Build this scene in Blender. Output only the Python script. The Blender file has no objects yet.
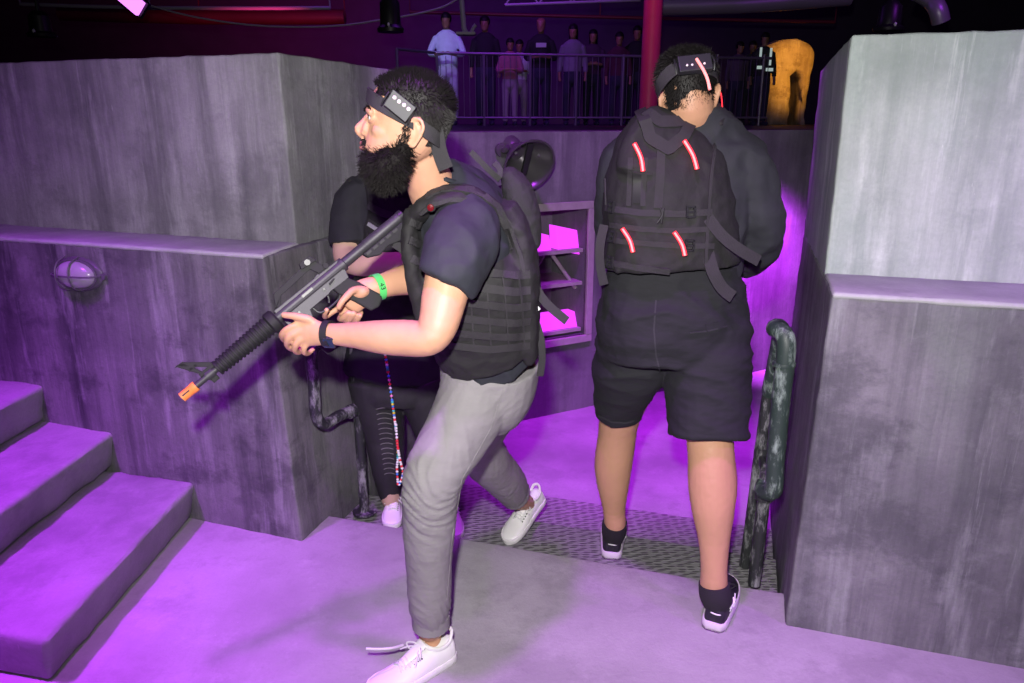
import bpy, bmesh, math, random
from math import sin, cos, pi, radians
from mathutils import Vector, Matrix, noise
from mathutils.bvhtree import BVHTree
V = Vector
random.seed(7)
COL = bpy.context.scene.collection

# ------------------------------------------------------------------ camera (24x36 body, 26 mm lens, 16.5 deg down)
F, PITCH, EYE = 740.0, radians(16.5), 1.55
FW, UPV = V((0, cos(PITCH), -sin(PITCH))), V((0, sin(PITCH), cos(PITCH)))
CAM = V((0, 0, EYE))
def ray(px, py): return FW + V((1, 0, 0)) * ((px - 512) / F) + UPV * ((341.5 - py) / F)
def PY(px, py, y): d = ray(px, py); return CAM + d * (y / d.y)
def PZ(px, py, z): d = ray(px, py); return CAM + d * ((z - EYE) / d.z)
def mpp(px, py, y): return y / ray(px, py).y / F          # metres per pixel there
def K(px, py, y, ra, rb=None):
    m = mpp(px, py, y)
    return (PY(px, py, y), ra * m, (ra if rb is None else rb) * m)

cd = bpy.data.cameras.new('camera'); co = bpy.data.objects.new('camera', cd); COL.objects.link(co)
cd.sensor_width = 36; cd.lens = F / 1024 * 36; cd.clip_start = .05; cd.clip_end = 200
co.location = CAM; co.rotation_euler = (pi / 2 - PITCH, 0, 0)
bpy.context.scene.camera = co

# ------------------------------------------------------------------ materials
def nodes(name):
    m = bpy.data.materials.new(name); m.use_nodes = True
    return m, m.node_tree.nodes, m.node_tree.links, m.node_tree.nodes['Principled BSDF']
def rgb(*c): return (*c, 1)
def srgb(r, g, b):
    f = lambda c: (c / 255 / 12.92 if c <= 10 else ((c / 255 + .055) / 1.055) ** 2.4)
    return (f(r), f(g), f(b))
def mat(name, c, rough=.6, metal=0, var=.0, vscale=20, bump=0, bscale=200, stretch=(1, 1, 1), emit=None, estr=0, spec=.5, sheen=0, alpha=1, trans=0):
    m, N, L, B = nodes(name)
    B.inputs['Base Color'].default_value = rgb(*c); B.inputs['Roughness'].default_value = rough
    B.inputs['Metallic'].default_value = metal; B.inputs['Specular IOR Level'].default_value = spec
    if sheen: B.inputs['Sheen Weight'].default_value = sheen
    if trans: B.inputs['Transmission Weight'].default_value = trans
    if emit: B.inputs['Emission Color'].default_value = rgb(*emit); B.inputs['Emission Strength'].default_value = estr
    if var or bump:
        tc = N.new('ShaderNodeTexCoord'); mp = N.new('ShaderNodeMapping'); mp.inputs['Scale'].default_value = stretch
        L.new(tc.outputs['Object'], mp.inputs[0])
    if var:
        n = N.new('ShaderNodeTexNoise'); n.inputs['Scale'].default_value = vscale; n.inputs['Detail'].default_value = 6
        L.new(mp.outputs[0], n.inputs[0])
        mx = N.new('ShaderNodeMix'); mx.data_type = 'RGBA'
        mx.inputs[6].default_value = rgb(*[x * (1 - var) for x in c]); mx.inputs[7].default_value = rgb(*[min(1, x * (1 + var)) for x in c])
        L.new(n.outputs[0], mx.inputs[0]); L.new(mx.outputs[2], B.inputs['Base Color'])
    if bump:
        n2 = N.new('ShaderNodeTexNoise'); n2.inputs['Scale'].default_value = bscale; n2.inputs['Detail'].default_value = 4
        L.new(mp.outputs[0], n2.inputs[0])
        bp = N.new('ShaderNodeBump'); bp.inputs['Strength'].default_value = bump; bp.inputs['Distance'].default_value = .004
        L.new(n2.outputs[0], bp.inputs['Height']); L.new(bp.outputs[0], B.inputs['Normal'])
    return m
def concrete(name, base, dark, light, streak=.6, spot=.5, rough=.85, seed=0, tint=None):
    """painted scenic concrete: vertical streaks, blotches of stain, pale scuffs"""
    m, N, L, B = nodes(name)
    tc = N.new('ShaderNodeTexCoord')
    def mapping(s, rot=(0, 0, 0)):
        mp = N.new('ShaderNodeMapping'); mp.inputs['Scale'].default_value = s; mp.inputs['Location'].default_value = (seed, seed * 1.7, seed * .3)
        mp.inputs['Rotation'].default_value = rot
        L.new(tc.outputs['Object'], mp.inputs[0]); return mp
    def noi(mp, sc, det=6, ro=.6):
        n = N.new('ShaderNodeTexNoise'); n.inputs['Scale'].default_value = sc; n.inputs['Detail'].default_value = det; n.inputs['Roughness'].default_value = ro
        L.new(mp.outputs[0], n.inputs[0]); return n.outputs[0]
    def ramp(x, a, b):
        r = N.new('ShaderNodeMapRange'); r.inputs[1].default_value = a; r.inputs[2].default_value = b; r.clamp = True
        L.new(x, r.inputs[0]); return r.outputs[0]
    def mul(a, k):
        q = N.new('ShaderNodeMath'); q.operation = 'MULTIPLY'; L.new(a, q.inputs[0])
        if isinstance(k, float): q.inputs[1].default_value = k
        else: L.new(k, q.inputs[1])
        return q.outputs[0]
    def mix(fac, a, c):
        x = N.new('ShaderNodeMix'); x.data_type = 'RGBA'; L.new(fac, x.inputs[0])
        if isinstance(a, tuple): x.inputs[6].default_value = rgb(*a)
        else: L.new(a, x.inputs[6])
        x.inputs[7].default_value = rgb(*c); return x.outputs[2]
    iso = mapping((1, 1, 1)); ver = mapping((1, 1, .09)); ver2 = mapping((1, 1, .16), (.12, .1, 0))
    c = mix(mul(ramp(noi(iso, 1.7), .38, .68), .75), base, dark)
    if tint: c = mix(mul(ramp(noi(mapping((1.2, 1, .8)), 1.3), .5, .66), .6), c, tint)
    c = mix(mul(ramp(noi(ver, 7), .48, .72), float(streak)), c, dark)
    c = mix(mul(ramp(noi(ver2, 11), .55, .75), float(streak) * .8), c, light)
    c = mix(mul(ramp(noi(iso, 5, 8, .7), .55, .75), float(spot) * .6), c, light)
    c = mix(mul(ramp(noi(iso, 9, 8, .75), .6, .78), float(spot)), c, dark)
    br = mapping((1, 1, .035), (.05, .04, 0)); c = mix(mul(ramp(noi(br, 42, 5, .75), .45, .75), float(streak) * .36), c, dark); c = mix(mul(ramp(noi(mapping((1, 1, .05), (-.06, .05, 0)), 30, 6, .8), .57, .77), float(streak) * .5), c, light)
    c = mix(mul(ramp(noi(mapping((1, 1, 1.4)), 3.2, 9, .72), .52, .62), float(spot) * .8), c, dark)
    sp = ramp(noi(ver2, 60, 3, .8), .72, .76)
    c = mix(mul(sp, .5), c, light)
    c = mix(mul(ramp(noi(iso, 90, 4, .7), .3, .75), .22), c, dark)
    L.new(c, B.inputs['Base Color']); B.inputs['Roughness'].default_value = rough; B.inputs['Specular IOR Level'].default_value = .25
    ad = N.new('ShaderNodeMath'); ad.operation = 'ADD'
    L.new(noi(iso, 45, 8, .7), ad.inputs[0]); L.new(noi(ver, 16), ad.inputs[1])
    bp = N.new('ShaderNodeBump'); bp.inputs['Strength'].default_value = .35; bp.inputs['Distance'].default_value = .008
    L.new(ad.outputs[0], bp.inputs['Height']); L.new(bp.outputs[0], B.inputs['Normal'])
    return m
def tread_plate(name):
    m, N, L, B = nodes(name)
    tc = N.new('ShaderNodeTexCoord')
    hs = []
    for rot, off in ((.785, 0), (-.785, .5)):
        mp = N.new('ShaderNodeMapping'); mp.inputs['Rotation'].default_value = (0, 0, rot); mp.inputs['Scale'].default_value = (18, 44, 1); mp.inputs['Location'].default_value = (off, off, 0)
        L.new(tc.outputs['Object'], mp.inputs[0])
        vo = N.new('ShaderNodeTexVoronoi'); vo.inputs['Scale'].default_value = 1; vo.inputs['Randomness'].default_value = .25; vo.voronoi_dimensions = '2D'
        L.new(mp.outputs[0], vo.inputs['Vector'])
        r = N.new('ShaderNodeMapRange'); r.inputs[1].default_value = .18; r.inputs[2].default_value = .32; r.inputs[3].default_value = 1; r.inputs[4].default_value = 0
        L.new(vo.outputs['Distance'], r.inputs[0]); hs.append(r.outputs[0])
    mx = N.new('ShaderNodeMath'); mx.operation = 'MAXIMUM'; L.new(hs[0], mx.inputs[0]); L.new(hs[1], mx.inputs[1])
    n = N.new('ShaderNodeTexNoise'); n.inputs['Scale'].default_value = 9; n.inputs['Detail'].default_value = 8; L.new(tc.outputs['Object'], n.inputs[0])
    c = N.new('ShaderNodeMix'); c.data_type = 'RGBA'; c.inputs[6].default_value = rgb(.19, .185, .19); c.inputs[7].default_value = rgb(.36, .36, .37); L.new(n.outputs[0], c.inputs[0])
    c2 = N.new('ShaderNodeMix'); c2.data_type = 'RGBA'; c2.inputs[7].default_value = rgb(.15, .148, .152); L.new(mx.outputs[0], c2.inputs[0]); L.new(c.outputs[2], c2.inputs[6])
    L.new(c2.outputs[2], B.inputs['Base Color']); B.inputs['Roughness'].default_value = .6; B.inputs['Metallic'].default_value = .2
    bp = N.new('ShaderNodeBump'); bp.inputs['Strength'].default_value = .7; bp.inputs['Distance'].default_value = .004
    L.new(mx.outputs[0], bp.inputs['Height']); L.new(bp.outputs[0], B.inputs['Normal'])
    return m
def chipped(name, c, under, amt=.5, rough=.5):
    m, N, L, B = nodes(name)
    tc = N.new('ShaderNodeTexCoord'); n = N.new('ShaderNodeTexNoise'); n.inputs['Scale'].default_value = 22; n.inputs['Detail'].default_value = 9; n.inputs['Roughness'].default_value = .75
    mp = N.new('ShaderNodeMapping'); mp.inputs['Scale'].default_value = (1, 1, .35); L.new(tc.outputs['Object'], mp.inputs[0]); L.new(mp.outputs[0], n.inputs[0])
    r = N.new('ShaderNodeMapRange'); r.inputs[1].default_value = .5; r.inputs[2].default_value = .62; r.inputs[4].default_value = amt; L.new(n.outputs[0], r.inputs[0])
    x = N.new('ShaderNodeMix'); x.data_type = 'RGBA'; x.inputs[6].default_value = rgb(*c); x.inputs[7].default_value = rgb(*under); L.new(r.outputs[0], x.inputs[0])
    L.new(x.outputs[2], B.inputs['Base Color']); B.inputs['Roughness'].default_value = rough
    bp = N.new('ShaderNodeBump'); bp.inputs['Strength'].default_value = .4; bp.inputs['Distance'].default_value = .003; L.new(n.outputs[0], bp.inputs['Height']); L.new(bp.outputs[0], B.inputs['Normal'])
    return m

# ------------------------------------------------------------------ objects, labels
def tag(o, label=None, cat=None, group=None, kind=None):
    if label: o['label'] = label
    if cat: o['category'] = cat
    if group: o['group'] = group
    if kind: o['kind'] = kind
    return o
def thing(name, loc, label, cat, group=None):
    o = bpy.data.objects.new(name, None); COL.objects.link(o); o.location = loc; o.empty_display_size = .1
    return tag(o, label, cat, group)
def origin(o):
    p = V((0, 0, 0))
    while o is not None: p = p + o.location; o = o.parent
    return p
class S:
    """a bag of vertices and faces in world coordinates"""
    def __init__(s): s.v = []; s.f = []; s.mi = []; s.cur = 0
    def add(s, vs, fs):
        k = len(s.v); s.v += [V(p) for p in vs]; s.f += [tuple(i + k for i in f) for f in fs]; s.mi += [s.cur] * len(fs); return s
    def merge(s, o): return s.add(o.v, o.f)
def link_mesh(name, me, m, parent=None, smooth=True, loc=None):
    o = bpy.data.objects.new(name, me); COL.objects.link(o)
    if parent is not None:
        off = origin(parent); o.parent = parent
    else:
        off = V(loc) if loc is not None else V((0, 0, 0)); o.location = off
    me.transform(Matrix.Translation(-off))
    me.materials.clear()
    for mm in (m if isinstance(m, (list, tuple)) else [m]): me.materials.append(mm)
    if smooth: me.polygons.foreach_set('use_smooth', [True] * len(me.polygons))
    me.update(); return o
def build(name, s, m, parent=None, smooth=True, loc=None, bevel=0, angle=40, fixn=True):
    me = bpy.data.meshes.new(name); me.from_pydata([tuple(p) for p in s.v], [], s.f)
    if any(s.mi): me.polygons.foreach_set('material_index', s.mi)
    if fixn or bevel:
        bm = bmesh.new(); bm.from_mesh(me)
        if bevel:
            bmesh.ops.remove_doubles(bm, verts=bm.verts, dist=1e-6)
        bmesh.ops.recalc_face_normals(bm, faces=bm.faces)
        if bevel:
            es = [e for e in bm.edges if len(e.link_faces) == 2 and e.calc_face_angle(0) > radians(30)]
            bmesh.ops.bevel(bm, geom=es, offset=bevel, segments=2, affect='EDGES', profile=.6, clamp_overlap=True)
        bm.to_mesh(me); bm.free()
    o = link_mesh(name, me, m, parent, smooth, loc)
    if smooth: me.set_sharp_from_angle(angle=radians(angle))
    return o
def remesh(s, voxel, smooth=4, factor=.5, noisefn=None, keep=None):
    """union of overlapping closed shapes -> one continuous smooth mesh"""
    me = bpy.data.meshes.new('tmp'); me.from_pydata([tuple(p) for p in s.v], [], s.f)
    bm = bmesh.new(); bm.from_mesh(me); bmesh.ops.recalc_face_normals(bm, faces=bm.faces); bm.to_mesh(me); bm.free()
    o = bpy.data.objects.new('tmp', me); COL.objects.link(o)
    r = o.modifiers.new('r', 'REMESH'); r.mode = 'VOXEL'; r.voxel_size = voxel; r.use_smooth_shade = True
    if smooth:
        q = o.modifiers.new('s', 'SMOOTH'); q.factor = factor; q.iterations = smooth
    dg = bpy.context.evaluated_depsgraph_get(); dg.update()
    out = bpy.data.meshes.new_from_object(o.evaluated_get(dg))
    bpy.data.objects.remove(o); bpy.data.meshes.remove(me)
    if noisefn:
        ns = [v.normal.copy() for v in out.vertices]
        for v, n in zip(out.vertices, ns): v.co = v.co + n * noisefn(v.co)
    return out
def bvh_of(me): return BVHTree.FromPolygons([v.co.copy() for v in me.vertices], [tuple(p.vertices) for p in me.polygons])
def hit(bvh, px, py):
    d = ray(px, py).normalized(); h = bvh.ray_cast(CAM, d)
    return (h[0], h[1]) if h[0] is not None else (None, None)

# ------------------------------------------------------------------ shapes
def ring(c, A, B, ra, rb, n, e=2.0):
    out = []
    for i in range(n):
        t = 2 * pi * i / n; x, y = cos(t), sin(t)
        if e != 2.0:
            k = (abs(x) ** e + abs(y) ** e) ** (-1 / e); x *= k; y *= k
        out.append(c + A * (ra * x) + B * (rb * y))
    return out
def loft(s, rings, cap=True):
    n = len(rings[0]); vs = [p for r in rings for p in r]; fs = []
    for k in range(len(rings) - 1):
        for i in range(n):
            j = (i + 1) % n; fs.append((k * n + i, k * n + j, (k + 1) * n + j, (k + 1) * n + i))
    if cap: fs.append(tuple(range(n - 1, -1, -1))); fs.append(tuple((len(rings) - 1) * n + i for i in range(n)))
    return s.add(vs, fs)
def cr(p0, p1, p2, p3, t):
    return .5 * ((2 * p1) + (p2 - p0) * t + (2 * p0 - 5 * p1 + 4 * p2 - p3) * t * t + (3 * p1 - p0 - 3 * p2 + p3) * t * t * t)
def spline(pts, sub=4):
    """pts: list of tuples (Vector, ra, rb) -> Catmull-Rom resampled"""
    if len(pts) < 3 or sub <= 1: return list(pts)
    out = []
    for i in range(len(pts) - 1):
        a = pts[max(i - 1, 0)]; b = pts[i]; c = pts[i + 1]; d = pts[min(i + 2, len(pts) - 1)]
        for k in range(sub):
            t = k / sub
            out.append((cr(a[0], b[0], c[0], d[0], t),) + tuple(max(1e-4, cr(a[j], b[j], c[j], d[j], t)) for j in (1, 2)))
    out.append(pts[-1]); return out
def tube(s, pts, n=14, sub=4, view=V((0, 1, 0)), roundcap=True, e=2.0):
    pts = [(p[0], p[1], p[2] if len(p) > 2 else p[1]) for p in pts]
    if max(p[1] for p in pts) > .024: n = max(n, 30)
    P = spline(pts, sub); rs = []; prevA = None
    for i, (c, ra, rb) in enumerate(P):
        T = (P[min(i + 1, len(P) - 1)][0] - P[max(i - 1, 0)][0])
        if T.length < 1e-9: T = V((0, 0, 1))
        T.normalize()
        A = T.cross(view)
        if A.length < .15: A = (prevA - T * prevA.dot(T)) if prevA is not None else T.orthogonal()
        A.normalize()
        if prevA is not None and A.dot(prevA) < 0: A = -A
        prevA = A; B = A.cross(T).normalized()
        if i == 0 and roundcap:
            for f_, q in ((.55, .45), (.3, .8)): rs.append(ring(c - T * min(ra, rb) * f_, A, B, ra * q, rb * q, n, e))
        rs.append(ring(c, A, B, ra, rb, n, e))
        if i == len(P) - 1 and roundcap:
            for f_, q in ((.3, .8), (.55, .45)): rs.append(ring(c + T * min(ra, rb) * f_, A, B, ra * q, rb * q, n, e))
    return loft(s, rs)
def wire(s, pts, r, n=8, sub=4): return tube(s, [(V(p), r, r) for p in pts], n=n, sub=sub, roundcap=False)
def ball(s, c, rx, ry=None, rz=None, M=None, nu=16, nv=10):
    ry = rx if ry is None else ry; rz = rx if rz is None else rz; M = M or Matrix.Identity(3)
    vs = [c + M @ V((0, 0, -rz))]; fs = []
    for j in range(1, nv):
        ph = -pi / 2 + pi * j / nv
        for i in range(nu):
            t = 2 * pi * i / nu; vs.append(c + M @ V((rx * cos(ph) * cos(t), ry * cos(ph) * sin(t), rz * sin(ph))))
    vs.append(c + M @ V((0, 0, rz)))
    for i in range(nu):
        j = (i + 1) % nu; fs.append((0, 1 + j, 1 + i)); o = 1 + (nv - 2) * nu; fs.append((o + i, o + j, len(vs) - 1))
        for k in range(nv - 2): a = 1 + k * nu; fs.append((a + i, a + j, a + nu + j, a + nu + i))
    return s.add(vs, fs)
def box(s, c, A, B, C, a, b, d):
    """box centred at c, half sizes a b d along A B C"""
    vs = [c + A * (a * i) + B * (b * j) + C * (d * k) for k in (-1, 1) for j in (-1, 1) for i in (-1, 1)]
    return s.add(vs, [(0, 2, 3, 1), (4, 5, 7, 6), (0, 1, 5, 4), (2, 6, 7, 3), (0, 4, 6, 2), (1, 3, 7, 5)])
X, Yv, Z = V((1, 0, 0)), V((0, 1, 0)), V((0, 0, 1))
def abox(s, x0, x1, y0, y1, z0, z1):
    return box(s, V(((x0 + x1) / 2, (y0 + y1) / 2, (z0 + z1) / 2)), X, Yv, Z, abs(x1 - x0) / 2, abs(y1 - y0) / 2, abs(z1 - z0) / 2)
def prism(s, poly, dv):
    """poly: list of Vectors, extruded by dv"""
    n = len(poly); vs = list(poly) + [p + dv for p in poly]
    return s.add(vs, [tuple(range(n - 1, -1, -1)), tuple(range(n, 2 * n))] + [(i, (i + 1) % n, n + (i + 1) % n, n + i) for i in range(n)])
def lathe(s, o, axis, prof, n=24):
    A = axis.orthogonal().normalized(); B = axis.cross(A).normalized()
    return loft(s, [ring(o + axis * h, A, B, max(r, 1e-4), max(r, 1e-4), n) for r, h in prof])
def ribbon(s, pts, width, thick, sub=3):
    """strap: pts = [(point, normal)], lies on the surface"""
    n = len(pts); P = []
    for i in range(n - 1):
        a, b, c, d = (pts[max(i - 1, 0)], pts[i], pts[i + 1], pts[min(i + 2, n - 1)])
        for k in range(sub):
            t = k / sub; P.append((cr(a[0], b[0], c[0], d[0], t), b[1].lerp(c[1], t).normalized()))
    P.append(pts[-1]); rs = []
    for i, (p, nn) in enumerate(P):
        T = (P[min(i + 1, len(P) - 1)][0] - P[max(i - 1, 0)][0]).normalized(); W = nn.cross(T).normalized() * (width / 2)
        nn = T.cross(W).normalized() * -1 if False else nn
        rs.append([p - W - nn * thick * .6, p + W - nn * thick * .6, p + W + nn * thick, p - W + nn * thick])
    return loft(s, rs)
def strap_on(s, bvh, pix, wpx, thick=.003, lift=0, sub=3):
    pts = []
    for px, py in pix:
        p, n = hit(bvh, px, py)
        if p is None: continue
        if n.dot(CAM - p) < 0: n = -n
        pts.append((p + n * lift, n))
    if len(pts) < 2: return s
    # smooth the normals
    sm = []
    for i in range(len(pts)):
        n = V((0, 0, 0))
        for j in range(max(0, i - 1), min(len(pts), i + 2)): n += pts[j][1]
        sm.append((pts[i][0], n.normalized()))
    m = (pts[0][0] - CAM).length / F
    return ribbon(s, sm, wpx * m, thick, sub)
def dens(pix, k=4):
    out = []
    for (a, b), (c, d) in zip(pix, pix[1:]): out += [(a + (c - a) * i / k, b + (d - b) * i / k) for i in range(k)]
    return out + [pix[-1]]
def nz(p, sc, off=0): return noise.noise(V((p[0] * sc + off, p[1] * sc + off * .7, p[2] * sc - off)))
def ridged(p, sx, sy, sz, off=0): return 1 - abs(noise.noise(V((p[0] * sx + off, p[1] * sy, p[2] * sz)))) * 2
# ------------------------------------------------------------------ the sunken pit; its own axes are turned about 17 deg from the lens
U, W = V((.955, -.297, 0)), V((.297, .955, 0))
O0 = V((-.848, 2.53, 0))
def L3(a, b, z=0): return O0 + U * a + W * b + Z * z
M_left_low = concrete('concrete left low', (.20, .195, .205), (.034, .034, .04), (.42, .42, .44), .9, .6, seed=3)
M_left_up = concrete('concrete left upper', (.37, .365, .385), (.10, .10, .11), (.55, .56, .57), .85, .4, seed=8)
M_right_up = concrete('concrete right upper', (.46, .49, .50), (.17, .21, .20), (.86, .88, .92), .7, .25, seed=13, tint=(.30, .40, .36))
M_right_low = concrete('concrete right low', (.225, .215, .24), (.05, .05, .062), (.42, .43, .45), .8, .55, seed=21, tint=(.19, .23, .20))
M_back = concrete('concrete back', (.17, .16, .185), (.06, .055, .07), (.28, .27, .30), .6, .3, seed=31)
M_floor = concrete('concrete floor', (.40, .39, .40), (.24, .235, .24), (.54, .53, .54), .0, .6, .8, seed=41)
M_floor2 = concrete('concrete lower floor', (.33, .32, .34), (.16, .15, .17), (.46, .45, .47), .0, .5, .8, seed=51)
M_step = concrete('concrete steps', (.34, .325, .35), (.16, .15, .17), (.46, .45, .47), .0, .5, .8, seed=61)
M_plate = tread_plate('tread plate')
M_hall = mat('hall floor', (.05, .045, .055), .5, var=.3, vscale=3)
M_dark = mat('hall wall black', (.07, .06, .08), .8, var=.3, vscale=2)
M_ceil = mat('ceiling black', (.02, .018, .024), .85, var=.3, vscale=2)

M_ledge_lit = concrete('concrete ledge lit tone', (.55, .55, .57), (.25, .25, .27), (.75, .75, .77), .0, .4, seed=17)  # paler than the walls: flash light on the ledge tops put into the colour
def worn(s, sub=.035, amp=.006, seed=0, name='', m=None, kind='structure', parent=None, label=None, cat=None, bev=.009):
    """concrete body: subdivided, soft chipped arrises"""
    me = bpy.data.meshes.new(name); me.from_pydata([tuple(p) for p in s.v], [], s.f)
    bm = bmesh.new(); bm.from_mesh(me); bmesh.ops.remove_doubles(bm, verts=bm.verts, dist=1e-5); bmesh.ops.recalc_face_normals(bm, faces=bm.faces)
    es = [e for e in bm.edges if len(e.link_faces) == 2 and e.calc_face_angle(0) > radians(25)]
    bmesh.ops.bevel(bm, geom=es, offset=bev, segments=3, affect='EDGES', profile=.5, clamp_overlap=True)
    for _ in range(7):
        long = [e for e in bm.edges if e.calc_length() > sub * 1.9]
        if not long: break
        bmesh.ops.subdivide_edges(bm, edges=long, cuts=1, use_grid_fill=True)
        if len(bm.verts) > 60000: break
    bm.normal_update()
    mv = [(v, v.normal * (amp * (nz(v.co, 9, seed) * .55 + nz(v.co, 30, seed) * .45))) for v in bm.verts]
    for v, d in mv: v.co += d
    bm.to_mesh(me); bm.free()
    o = link_mesh(name, me, m, parent, True); me.set_sharp_from_angle(angle=radians(38))
    return tag(o, label, cat, None, kind)

# ---- block on the left: low part, ledge, set back upper part
LP = [  # a, b, z corner table (low part leans slightly)
]
s = S()
DB = 1.3
def blockpair(lowA, upA, zl, zt, far, frontl, frontu, backtop, nm, ml, mu, top_far=None):
    """lowA/upA: a of the corridor side at bottom/top; far: a of the other end"""
    lo = S()
    b0 = [L3(lowA[0], frontl[0], -.35), L3(far, frontl[0] + frontl[2], -.35), L3(far, DB, -.35), L3(lowA[0], DB, -.35)]
    t0 = [L3(lowA[1], frontl[1], zl), L3(far, frontl[1] + frontl[2], zl), L3(far, DB, zl), L3(lowA[1], DB, zl)]
    loft(lo, [b0, t0])
    up = S()
    b1 = [L3(upA[0], frontu[0], zl - .02), L3(far, frontu[0] + frontu[2], zl - .02), L3(far, DB, zl - .02), L3(upA[0], DB, zl - .02)]
    z_far = zt if top_far is None else top_far
    t1 = [L3(upA[1], frontu[1], zt), L3(far, frontu[1] + frontu[2], z_far), L3(far, DB, z_far), L3(upA[1], DB, backtop)]
    loft(up, [b1, t1])
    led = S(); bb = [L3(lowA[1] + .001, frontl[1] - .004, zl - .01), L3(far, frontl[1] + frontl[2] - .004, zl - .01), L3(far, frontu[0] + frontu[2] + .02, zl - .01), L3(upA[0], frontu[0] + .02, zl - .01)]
    loft(led, [bb, [p + Z * .018 for p in bb]]); worn(led, .04, .004, 3, 'trim_lit_' + ('1' if nm == 'left' else '2'), M_ledge_lit)  # thin slab laid on the ledge to carry its lit tone
    worn(lo, .04, .005, 1, 'wall_' + nm, ml); worn(up, .04, .006, 5, 'wall_' + nm + '_upper', mu)
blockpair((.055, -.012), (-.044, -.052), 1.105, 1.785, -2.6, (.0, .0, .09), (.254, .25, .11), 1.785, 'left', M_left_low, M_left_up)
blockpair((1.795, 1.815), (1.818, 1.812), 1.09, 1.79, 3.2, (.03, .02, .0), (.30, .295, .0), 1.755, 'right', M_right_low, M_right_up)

# ---- floors of the pit
s = S(); E = .205
loft(s, [[L3(-2.6, -2.6, 0), L3(3.3, -2.6, 0), L3(3.3, E, 0), L3(-2.6, E, 0)], [L3(-2.6, -2.6, -.06), L3(3.3, -2.6, -.06), L3(3.3, E, -.06), L3(-2.6, E, -.06)]])
worn(s, .05, .0035, 2, 'floor', M_floor)
s = S()
loft(s, [[L3(-2.6, .2, -.2), L3(4.2, .2, -.2), L3(4.2, 3.8, -.2), L3(-2.6, 3.8, -.2)], [L3(-2.6, .2, -.3), L3(4.2, .2, -.3), L3(4.2, 3.8, -.3), L3(-2.6, 3.8, -.3)]])
worn(s, .06, .006, 4, 'floor_lower', M_floor2)
# two treads of checker plate lead down from the landing
st = thing('metal_stair', L3(.9, .5, -.2), 'low metal steps of worn checker plate going down between the two concrete blocks', 'stairs')
for (b0, b1, z) in ((E + .005, .5, -.06), (.5, .85, -.13)):
    s = S(); a0, a1 = .05, 1.79
    loft(s, [[L3(a0, b0, z - .022), L3(a1, b0, z - .022), L3(a1, b1 + .012, z - .022), L3(a0, b1 + .012, z - .022)], [L3(a0, b0, z), L3(a1, b0, z), L3(a1, b1 + .012, z), L3(a0, b1 + .012, z)]])
    tr = build('tread', s, M_plate, st, smooth=False, bevel=.003)
    s = S(); loft(s, [[L3(a0, b1 - .012, -.2), L3(a1, b1 - .012, -.2), L3(a1, b1, -.2), L3(a0, b1, -.2)], [L3(a0, b1 - .012, z - .023), L3(a1, b1 - .012, z - .023), L3(a1, b1, z - .023), L3(a0, b1, z - .023)]])
    build('riser', s, M_plate, st, smooth=False)

# ---- concrete steps going up on the left, along the left block
sta = thing('concrete_steps', V((-1.9, 2.3, 0)), 'three purple-lit grey concrete steps going up at the foot of the left block', 'stairs')
stepdef = [((-1.275, 2.66), (-1.296, 1.736), 0, .165), ((-1.64, 2.86), (-1.70, 1.62), .165, .325), ((-1.965, 2.96), (-2.03, 1.55), .325, .49)]
for i, (pw, pn, z0, z1) in enumerate(stepdef):
    s = S(); w3, n3 = V((*pw, 0)), V((*pn, 0)); d = (w3 - n3).normalized(); w3 = w3 + d * .03
    lean = V((-.035, .012, 0)); end = V((-1.2, .28, 0))
    lf, nf = w3 + V((-1.5, .42, 0)), n3 + end * 1.4
    loft(s, [[w3 + lean + Z * z0, n3 + lean + V((0, .02, 0)) + Z * z0, nf + Z * z0, lf + Z * z0], [w3 + Z * z1, n3 + Z * z1, nf + Z * z1, lf + Z * z1]])
    worn(s, .03, .010, 10 + i, 'step', M_step, None, sta, bev=.02)

# ---- back wall of the pit with a niche
BD = V((.88, .475, 0)).normalized(); BP = V((.205, 4.28, 0)); BN = V((BD.y, -BD.x, 0))
def onback(px, py, off=0):
    d = ray(px, py); o = BP + BN * off; t = (o - CAM).dot(BN) / d.dot(BN); return CAM + d * t
def kz(px, py): p = onback(px, py); return (p - BP).dot(BD), p.z
k0, zt = kz(532, 212); k1, zb = kz(586, 334); k1 = kz(586, 270)[0]
def B3(k, z, off=0): return BP + BD * k + Z * z + BN * off
ZT = 1.5
def bbox(s, k_0, k_1, z0, z1, o0, o1):
    return loft(s, [[B3(k_0, z0, o0), B3(k_1, z0, o0), B3(k_1, z0, o1), B3(k_0, z0, o1)], [B3(k_0, z1, o0), B3(k_1, z1, o0), B3(k_1, z1, o1), B3(k_0, z1, o1)]])
prof = S()
TH = .45
# one body with an opening: outline ring and hole ring joined by quads
ok = [(-1.9, -.25), (3.4, -.25), (3.4, ZT), (-1.9, ZT)]; hk = [(k0, zb), (k1, zb), (k1, zt), (k0, zt)]
vs = [B3(k, z, 0) for k, z in ok] + [B3(k, z, 0) for k, z in hk] + [B3(k, z, -TH) for k, z in ok] + [B3(k, z, -TH + .05) for k, z in hk]
fs = []
for i in range(4):
    j = (i + 1) % 4
    fs += [(i, j, 4 + j, 4 + i), (4 + i, 4 + j, 12 + j, 12 + i), (i, 8 + i, 8 + j, j)]
fs += [(12, 13, 14, 15), (8, 9, 10, 11)]
prof.add(vs, fs)
me = bpy.data.meshes.new('wall_back'); me.from_pydata([tuple(v) for v in prof.v], [], prof.f)
bm = bmesh.new(); bm.from_mesh(me); bmesh.ops.recalc_face_normals(bm, faces=bm.faces); bm.to_mesh(me); bm.free()
tag(link_mesh('wall_back', me, M_back, None, False), kind='structure')

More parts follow.
